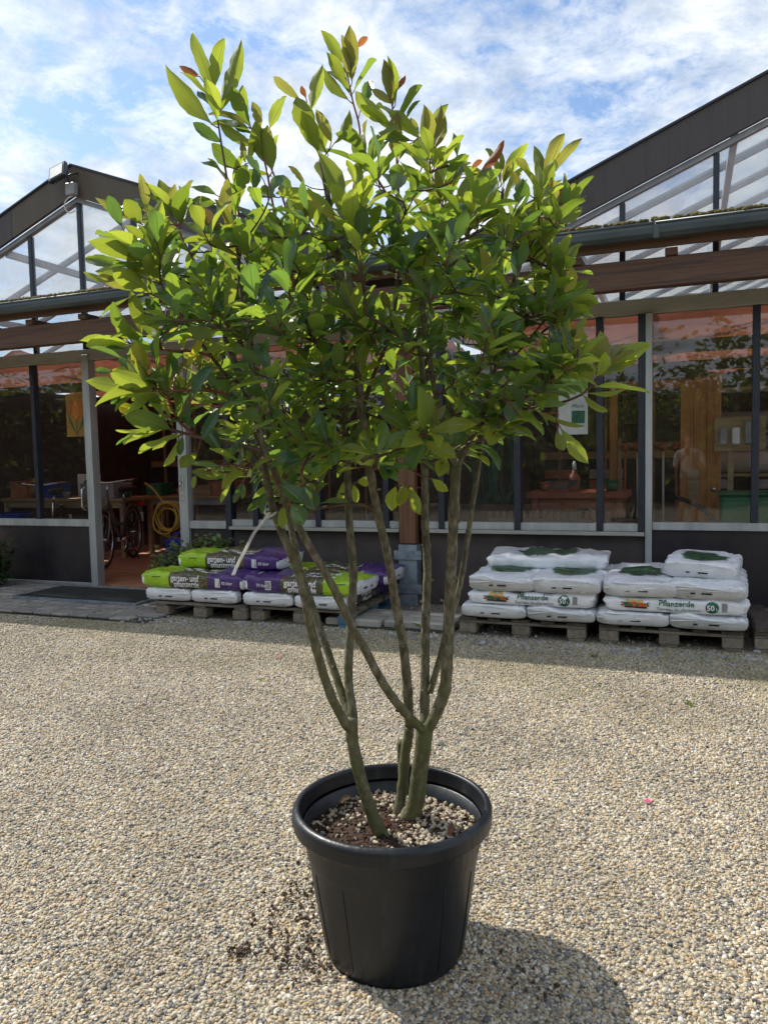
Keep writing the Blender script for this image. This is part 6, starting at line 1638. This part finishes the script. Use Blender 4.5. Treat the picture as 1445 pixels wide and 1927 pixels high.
# dead leaves on the soil, pink petals on the gravel
for i, (x, y, a, w) in enumerate(((-0.045, -0.03, 0.4, 'left of the thick stem'), (0.075, 0.05, 2.2, 'right of the thick stem'), (0.17, 0.03, 5.0, 'near the right rim'), (-0.20, 0.06, 1.2, 'near the left rim'))):
    o = link('fallen_leaf', LMESH['r' if i < 3 else 'b', i])
    o.matrix_world = leaf_matrix(PC + Vector((x, y, 0.378)), Vector((math.cos(a), math.sin(a), 0.15)), Vector((0.2, -0.2, 1)), 0.05, 0.022)
    tag(o, 'dry reddish leaf on the potting soil, %s' % w, 'leaf', 'fallen leaves in the pot')
pk = pmat('pink_petal', (0.70, 0.03, 0.16), (0.80, 0.07, 0.25), 30, 0.6)
for x, y, lab in ((-0.146, 3.253, 'bright pink fallen blossom on the gravel right of the pot'), (-2.774, 4.873, 'small pink fallen blossom on the gravel left of the stems')):
    t = thing('fallen_blossom', lab, 'blossom', (x, y, 0.012), 0, 'pink blossoms on the gravel')
    for q in range(5):
        a = q * 1.257; v, f, u = LG[q]
        me = MB().add(v, f, 0, True).mesh('petal', pk)
        o = link('petal', me, t); o.matrix_local = leaf_matrix(Vector((0, 0, 0)), Vector((math.cos(a), math.sin(a), 0.5)), Vector((0, 0, 1)), 0.018, 0.014)
# ------------------------------------------------------------------ loose gravel: real pebbles, thinning out with distance
pmx, n, k, b = newmat('pebble')
oi = n.new('ShaderNodeObjectInfo'); rp = n.new('ShaderNodeValToRGB'); setramp(rp, PEB, 'CONSTANT')
k.new(oi.outputs['Random'], rp.inputs[0])
t = n.new('ShaderNodeTexCoord'); nz = n.new('ShaderNodeTexNoise'); nz.inputs['Scale'].default_value = 1.2; nz.inputs['Detail'].default_value = 4
gq = n.new('ShaderNodeNewGeometry'); k.new(gq.outputs['Position'], nz.inputs['Vector'])
hs = n.new('ShaderNodeHueSaturation'); mr = n.new('ShaderNodeMapRange'); mr.inputs['From Min'].default_value = 0.36; mr.inputs['From Max'].default_value = 0.64; mr.inputs['To Min'].default_value = 0.82; mr.inputs['To Max'].default_value = 1.16
k.new(nz.outputs['Fac'], mr.inputs[0]); k.new(mr.outputs[0], hs.inputs['Value']); k.new(rp.outputs[0], hs.inputs['Color'])
# olive algae on the stones of the strip that lies longest in the shade, and faint damp patches elsewhere
gp = n.new('ShaderNodeNewGeometry'); n5 = n.new('ShaderNodeTexNoise'); n5.inputs['Scale'].default_value = 1.1; n5.inputs['Detail'].default_value = 6; k.new(gp.outputs['Position'], n5.inputs['Vector'])
sx = n.new('ShaderNodeSeparateXYZ'); k.new(gp.outputs['Position'], sx.inputs[0])
m5 = n.new('ShaderNodeMapRange'); m5.inputs['From Min'].default_value = 3.6; m5.inputs['From Max'].default_value = 5.3; m5.inputs['To Min'].default_value = -0.16; m5.inputs['To Max'].default_value = 0.14; k.new(sx.outputs[1], m5.inputs[0])
a5 = n.new('ShaderNodeMath'); a5.operation = 'ADD'; k.new(n5.outputs['Fac'], a5.inputs[0]); k.new(m5.outputs[0], a5.inputs[1])
f5 = n.new('ShaderNodeMapRange'); f5.inputs['From Min'].default_value = 0.46; f5.inputs['From Max'].default_value = 0.75; f5.inputs['To Max'].default_value = 0.62; k.new(a5.outputs[0], f5.inputs[0])
x5 = n.new('ShaderNodeMix'); x5.data_type = 'RGBA'; k.new(f5.outputs[0], x5.inputs[0]); k.new(hs.outputs[0], x5.inputs[6]); x5.inputs[7].default_value = (0.26, 0.235, 0.12, 1)
k.new(x5.outputs[2], b.inputs['Base Color']); b.inputs['Roughness'].default_value = 0.62
rng = np.random.default_rng(7)
cells = []
NP = 900000
u = rng.random((NP, 2))
# polar layout about the viewpoint's ground position: even cover near, sparser far
rmin, rmax = 1.45, 8.4
rr_ = rmin * (rmax / rmin) ** u[:, 0] if False else np.sqrt(rmin ** 2 + u[:, 0] * (rmax ** 2 - rmin ** 2))
th = np.radians(21.5) + (u[:, 1] - 0.5) * np.radians(92)
X = -np.sin(th) * rr_; Y = np.cos(th) * rr_
keep = (Y < 5.95) & ~((X < -4.5) & (Y > 5.58)) & ((X - PC.x) ** 2 + (Y - PC.y) ** 2 > 0.205 ** 2)
keep &= rng.random(NP) < np.clip(1.30 - 0.15 * rr_, 0.26, 1)
X, Y, rr_ = X[keep], Y[keep], rr_[keep]
NPb = len(X); print('pebbles', NPb)
sc = rng.lognormal(-0.02, 0.32, NPb) * 0.0044 * (1 + 0.05 * (rr_ - 2))
sc = np.minimum(sc, 0.0088)
Z = sc * rng.uniform(-0.15, 0.45, NPb)
pmesh = bpy.data.meshes.new('loose_gravel')
pmesh.from_pydata(np.stack([X, Y, Z], 1).tolist(), [], [])
at_ = pmesh.attributes.new('size', 'FLOAT_VECTOR', 'POINT')
s3 = np.stack([sc * rng.uniform(0.9, 1.4, NPb), sc * rng.uniform(0.75, 1.1, NPb), sc * rng.uniform(0.5, 0.85, NPb)], 1).astype(np.float32)
at_.data.foreach_set('vector', s3.ravel())
at2 = pmesh.attributes.new('turn', 'FLOAT_VECTOR', 'POINT')
at2.data.foreach_set('vector', np.stack([rng.normal(0, 0.45, NPb), rng.normal(0, 0.45, NPb), rng.uniform(0, 6.28, NPb)], 1).astype(np.float32).ravel())
lg = link('loose_gravel', pmesh); tag(lg, 'loose cream and grey pebbles covering the yard', 'gravel', kind='stuff')
def pebble_group(name, mat, sub):
    ng = bpy.data.node_groups.new(name, 'GeometryNodeTree')
    ng.interface.new_socket('Geometry', in_out='INPUT', socket_type='NodeSocketGeometry'); ng.interface.new_socket('Geometry', in_out='OUTPUT', socket_type='NodeSocketGeometry')
    q = ng.nodes; gi = q.new('NodeGroupInput'); go = q.new('NodeGroupOutput')
    ip = q.new('GeometryNodeInstanceOnPoints'); ic = q.new('GeometryNodeMeshIcoSphere'); ic.inputs['Radius'].default_value = 1; ic.inputs['Subdivisions'].default_value = sub
    sm = q.new('GeometryNodeSetMaterial'); sm.inputs['Material'].default_value = mat
    ss = q.new('GeometryNodeSetShadeSmooth')
    na = q.new('GeometryNodeInputNamedAttribute'); na.data_type = 'FLOAT_VECTOR'; na.inputs['Name'].default_value = 'size'
    nb_ = q.new('GeometryNodeInputNamedAttribute'); nb_.data_type = 'FLOAT_VECTOR'; nb_.inputs['Name'].default_value = 'turn'
    e2r = q.new('FunctionNodeEulerToRotation')
    l = ng.links
    l.new(gi.outputs[0], ip.inputs['Points']); l.new(ic.outputs[0], ss.inputs[0]); l.new(ss.outputs[0], sm.inputs[0]); l.new(sm.outputs[0], ip.inputs['Instance'])
    l.new(na.outputs['Attribute'], ip.inputs['Scale']); l.new(nb_.outputs['Attribute'], e2r.inputs[0]); l.new(e2r.outputs[0], ip.inputs['Rotation'])
    l.new(ip.outputs[0], go.inputs[0])
    return ng
md = lg.modifiers.new('pebbles', 'NODES'); md.node_group = pebble_group('pebbles', pmx, 2)
# spilled soil crumbs beside the pot and coarser dark stones before the pallets
rs = random.Random(31); sp_ = MB()
for cx, cy_, sx, sy, n_ in ((-1.16, 2.12, 0.07, 0.08, 190), (-1.05, 1.93, 0.09, 0.045, 170), (-1.22, 1.86, 0.02, 0.015, 70), (-0.98, 1.86, 0.06, 0.03, 90), (-0.42, 2.0, 0.1, 0.06, 60)):
    for i in range(n_):
        x, y = rs.gauss(cx, sx), rs.gauss(cy_, sy)
        if (x - PC.x) ** 2 + (y - PC.y) ** 2 < 0.215 ** 2: continue
        s = 0.0015 + 0.0065 * rs.random() ** 2; stone(sp_, (x, y, 0.006 + s * 0.3), s, rs)
MT['soil2'] = pmat('brown_spilled_soil', (0.04, 0.025, 0.016), (0.11, 0.07, 0.044), 60, 0.95, 0.3)
tag(sp_.build('spilled_soil', MT['soil2']), 'dark crumbs of soil spilled on the gravel left of the pot', 'soil', kind='stuff')
MT['chip'] = pmat('grey_stone_chip', (0.16, 0.155, 0.15), (0.42, 0.41, 0.40), 8, 0.8, 0.3, bscale=40, perobj=0.3)
ch = MB()
for i in range(900):
    x = rs.uniform(-4.8, 1.6); y = 5.88 - abs(rs.gauss(0, 0.16))
    s = rs.uniform(0.006, 0.02) * (1.3 if rs.random() < 0.08 else 1); stone(ch, (x, y, s * 0.25), s, rs)
for i in range(600):
    x = rs.uniform(-2.7, 1.6); y = rs.uniform(5.9, 7.0); s = rs.uniform(0.006, 0.018); stone(ch, (x, y, s * 0.25), s, rs)
tag(ch.build('stone_chippings', MT['chip']), 'coarse grey stone chippings along the front of the pallets', 'stones', kind='stuff')
for x, y, s, lab in ((-1.149, 3.617, 0.026, 'flat dark stone lying on the gravel behind the pot'), (-1.46, 5.72, 0.034, 'pale stone lump before the left white-bag pallet')):
    m_ = MB(); r2 = random.Random(int(x * 100)); stone(m_, (0, 0, 0), s, r2)
    o = m_.build('loose_stone', MT['chip'], None, (x, y, s * 0.3)); o.scale.z = 0.6
    tag(o, lab, 'stone')

# ------------------------------------------------------------------ trees across the yard, mirrored in the window panes
MT['tbark'] = pmat('tree_bark', (0.06, 0.045, 0.03), (0.12, 0.09, 0.06), 12, 0.9, 0.4)
LT = leaf_mat('tree_leaf', (0.06, 0.10, 0.022), (0.08, 0.12, 0.035), (0.34, 0.42, 0.04), 0.5, 0.5)
def yard_tree(label, x, y, h, w, seed):
    t = thing('tree', label, 'tree', (x, y, 0), 0, 'trees across the yard')
    r_ = random.Random(seed)
    tr = MB().tube(catmull([(0, 0, -0.05), (r_.gauss(0, .1), 0, h * 0.3), (r_.gauss(0, .15), r_.gauss(0, .1), h * 0.7)], 0.3), 0.1, 9)
    for q in range(7):
        a = r_.uniform(0, 6.28); z = h * r_.uniform(0.2, 0.6)
        tr.tube([(0, 0, z), (math.cos(a) * w * 0.3, math.sin(a) * w * 0.3, z + h * 0.12), (math.cos(a) * w * 0.6, math.sin(a) * w * 0.6, z + h * 0.2)], [0.05, 0.035, 0.015], 6)
    tr.build('trunk', MT['tbark'], t)
    cv, cf, cuv = [], [], []
    cl = [(r_.gauss(0, w * 0.45), r_.gauss(0, w * 0.45), h * r_.uniform(0.15, 0.95)) for _ in range(60)]
    for q in range(1500):
        c = r_.choice(cl); p = Vector((c[0] + r_.gauss(0, 0.28), c[1] + r_.gauss(0, 0.28), max(0.15, c[2] + r_.gauss(0, 0.25))))
        ax = Vector((r_.gauss(0, 1), r_.gauss(0, 1), r_.gauss(0, 0.6))).normalized(); ln_ = r_.uniform(0.16, 0.3)
        s_ = ax.cross(Vector((r_.gauss(0, 1), r_.gauss(0, 1), r_.gauss(0, 1)))).normalized() * ln_ * 0.25
        b0 = len(cv); e = p + ax * ln_; mdl = p + ax * ln_ * 0.45
        cv += [tuple(p), tuple(mdl + s_), tuple(e), tuple(mdl - s_)]; cf.append((b0, b0 + 1, b0 + 2, b0 + 3)); cuv += [(0.5, 0), (1, 0.45), (0.5, 1), (0, 0.45)]
    fo = MB(); fo.v, fo.f, fo.m, fo.sm = cv, cf, [0] * len(cf), [False] * len(cf)
    me = fo.mesh('crown', LT); put_uv(me, cuv); link('crown', me, t)
for i, (x, y, h, w) in enumerate(((-9.5, -5.5, 5.2, 1.8), (-6.3, -6.5, 4.4, 1.7), (-3.2, -7.2, 5.6, 1.9), (0.6, -7.0, 4.6, 1.7), (3.6, -6.4, 5.4, 1.9), (7.0, -6.0, 4.8, 1.8), (-12.5, -4.5, 5.5, 2.0), (-15.5, -2.8, 5.2, 2.0), (-18.5, -0.5, 5.6, 2.1), (-20.5, 3.0, 5.0, 2.0), (-17.0, -6.5, 6.2, 2.2))):
    yard_tree('bushy green tree across the yard, mirrored in the panes', x, y, h, w, 100 + i)

# clipped hedge behind the trees
HD = pmat('hedge_core', (0.012, 0.022, 0.008), (0.025, 0.04, 0.015), 6, 0.95, 0.3)
def hedge(label, a, c, h, seed):
    a, c = Vector((*a, 0)), Vector((*c, 0)); L_ = (c - a).length; d_ = (c - a).normalized()
    t = thing('hedge', label, 'hedge', a, math.atan2(d_.y, d_.x), 'hedges across the yard')
    MB().box((0, -0.4, -0.05), (L_, 0.4, h - 0.15), ch=0.1).build('core', HD, t)
    r_ = random.Random(seed); cv, cf, cuv = [], [], []
    for q in range(int(L_ * 260)):
        p = Vector((r_.uniform(0, L_), r_.choice((-1, 1)) * r_.uniform(0.35, 0.6), r_.uniform(0.02, h)))
        if r_.random() < 0.25: p.y = r_.uniform(-0.5, 0.5); p.z = h + r_.uniform(-0.15, 0.35) * r_.random()
        ax = Vector((r_.gauss(0, 1), r_.gauss(0, 1), r_.gauss(0.2, 0.7))).normalized(); ln_ = r_.uniform(0.12, 0.24)
        s_ = ax.cross(Vector((r_.gauss(0, 1), r_.gauss(0, 1), r_.gauss(0, 1)))).normalized() * ln_ * 0.25
        b0 = len(cv); e = p + ax * ln_; mdl = p + ax * ln_ * 0.45
        cv += [tuple(p), tuple(mdl + s_), tuple(e), tuple(mdl - s_)]; cf.append((b0, b0 + 1, b0 + 2, b0 + 3)); cuv += [(0.5, 0), (1, 0.45), (0.5, 1), (0, 0.45)]
    fo = MB(); fo.v, fo.f, fo.m, fo.sm = cv, cf, [0] * len(cf), [False] * len(cf)
    me = fo.mesh('foliage', LT); put_uv(me, cuv); tag(link('foliage', me, t), kind='stuff')
hedge('tall green hedge mirrored in the left window panes', (-25, 7.5), (-13, -7.5), 3.6, 5)
hedge('tall green hedge mirrored in the right window panes', (-13, -8.4), (10, -9.6), 3.2, 6)

# ------------------------------------------------------------------ the photographer, mirrored in the right window
def person():
    t = thing('person', 'person in grey t-shirt and dark shorts holding up a phone, mirrored in the right window', 'person', (0.02, -0.42, 0))
    V = [(0, 0, 0.98), (0, 0.01, 1.12), (0, 0.0, 1.28), (0, -0.01, 1.43), (0, 0.0, 1.52), (0, 0.02, 1.60), (0, 0.03, 1.70), (0, 0.02, 1.77)]
    Rr = [(0.155, 0.11), (0.145, 0.10), (0.165, 0.11), (0.13, 0.09), (0.055, 0.055), (0.065, 0.075), (0.078, 0.095), (0.055, 0.07)]
    E = [(i, i + 1) for i in range(7)]
    def chain(start, pts, rr):
        p = start
        for q, r_ in zip(pts, rr):
            V.append(q); Rr.append((r_, r_)); E.append((p, len(V) - 1)); p = len(V) - 1
    for s in (-1, 1):
        chain(3, [(s * 0.18, -0.01, 1.42), (s * 0.235, 0.06, 1.20), (s * 0.22, 0.12, 1.16), (s * 0.12, 0.28, 1.33), (s * 0.085, 0.335, 1.385)], [0.062, 0.048, 0.044, 0.034, 0.028])
        chain(0, [(s * 0.10, 0, 0.88), (s * 0.11, 0.01, 0.52), (s * 0.115, 0.0, 0.46), (s * 0.12, -0.02, 0.10), (s * 0.12, 0.03, 0.05), (s * 0.13, 0.15, 0.035)], [0.09, 0.062, 0.056, 0.036, 0.04, 0.032])
    me = bpy.data.meshes.new('body'); me.from_pydata(V, E, []); o = link('body', me, t)
    sk = o.modifiers.new('skin', 'SKIN'); sk.use_smooth_shade = True
    sv = me.skin_vertices[0] if me.skin_vertices else None
    if sv is None:
        bm = bmesh.new(); bm.from_mesh(me); ly = bm.verts.layers.skin.verify(); bm.verts.ensure_lookup_table(); bm.verts[0][ly].use_root = True; bm.to_mesh(me); bm.free(); sv = me.skin_vertices[0]
    for i, r_ in enumerate(Rr): sv.data[i].radius = r_
    ss = o.modifiers.new('sub', 'SUBSURF'); ss.levels = ss.render_levels = 2
    bm_ = bpy.data.meshes.new_from_object(o.evaluated_get(bpy.context.evaluated_depsgraph_get()))
    o.modifiers.clear(); o.data = bm_
    skin = pmat('skin', (0.42, 0.24, 0.17), (0.50, 0.30, 0.21), 9, 0.5)
    sh = pmat('grey_tshirt', (0.30, 0.31, 0.32), (0.38, 0.39, 0.40), 9, 0.85); ds = pmat('dark_shorts', (0.05, 0.02, 0.02), (0.08, 0.035, 0.03), 9, 0.85); hr = pmat('dark_hair', (0.02, 0.015, 0.01), (0.05, 0.035, 0.025), 40, 0.7)
    bm_.materials.clear()
    for q in (skin, sh, ds, hr, MT['black']): bm_.materials.append(q)
    for p in bm_.polygons:
        c = p.center; m_ = 0
        if c.z > 1.70 or (c.z > 1.62 and c.y < -0.01): m_ = 3
        elif 1.0 < c.z < 1.50 and (abs(c.x) < 0.185 or c.z > 1.24) and c.y < 0.13: m_ = 1
        elif 0.56 < c.z <= 1.0: m_ = 2
        elif c.z < 0.09: m_ = 4
        p.material_index = m_; p.use_smooth = True
    for s in (-1, 1):
        for q in range(5):
            z = 1.365 + q * 0.016; hd = MB()
            pts = [(s * 0.085, 0.335, z), (s * 0.062, 0.372, z + 0.004), (s * 0.045, 0.385, z + 0.006), (s * 0.036, 0.380, z + 0.006)] if q < 4 else [(s * 0.085, 0.335, 1.40), (s * 0.06, 0.34, 1.44), (s * 0.035, 0.352, 1.445)]
            hd.tube(pts, [0.010, 0.009, 0.008, 0.007][:len(pts)], 8).build('finger', skin, t)
        MB().tube([(s * 0.03, 0.10, 1.685), (s * 0.028, 0.103, 1.685)], 0.009, 8).build('eye', hr, t)
        MB().tube([(s * 0.085, 0.02, 1.66), (s * 0.09, 0.01, 1.70)], 0.014, 8).build('ear', skin, t)
    MB().tube([(0, 0.10, 1.68), (0, 0.128, 1.645), (0, 0.105, 1.635)], 0.012, 8).build('nose', skin, t)
    MB().tube([(-0.022, 0.098, 1.612), (0, 0.104, 1.610), (0.022, 0.098, 1.612)], 0.006, 8).build('mouth', MT['redp'], t)
    ph = thing('phone', 'black phone held up by the person mirrored in the right window', 'phone', (0.0, -0.052, 1.45))
    MB().box((-0.037, -0.004, -0.09), (0.037, 0.004, 0.06), ch=0.003).build('case', MT['black'], ph)
    MB().box((-0.033, -0.0052, -0.085), (0.033, -0.0042, 0.055)).build('screen', MT['inkdark'], ph)
person()
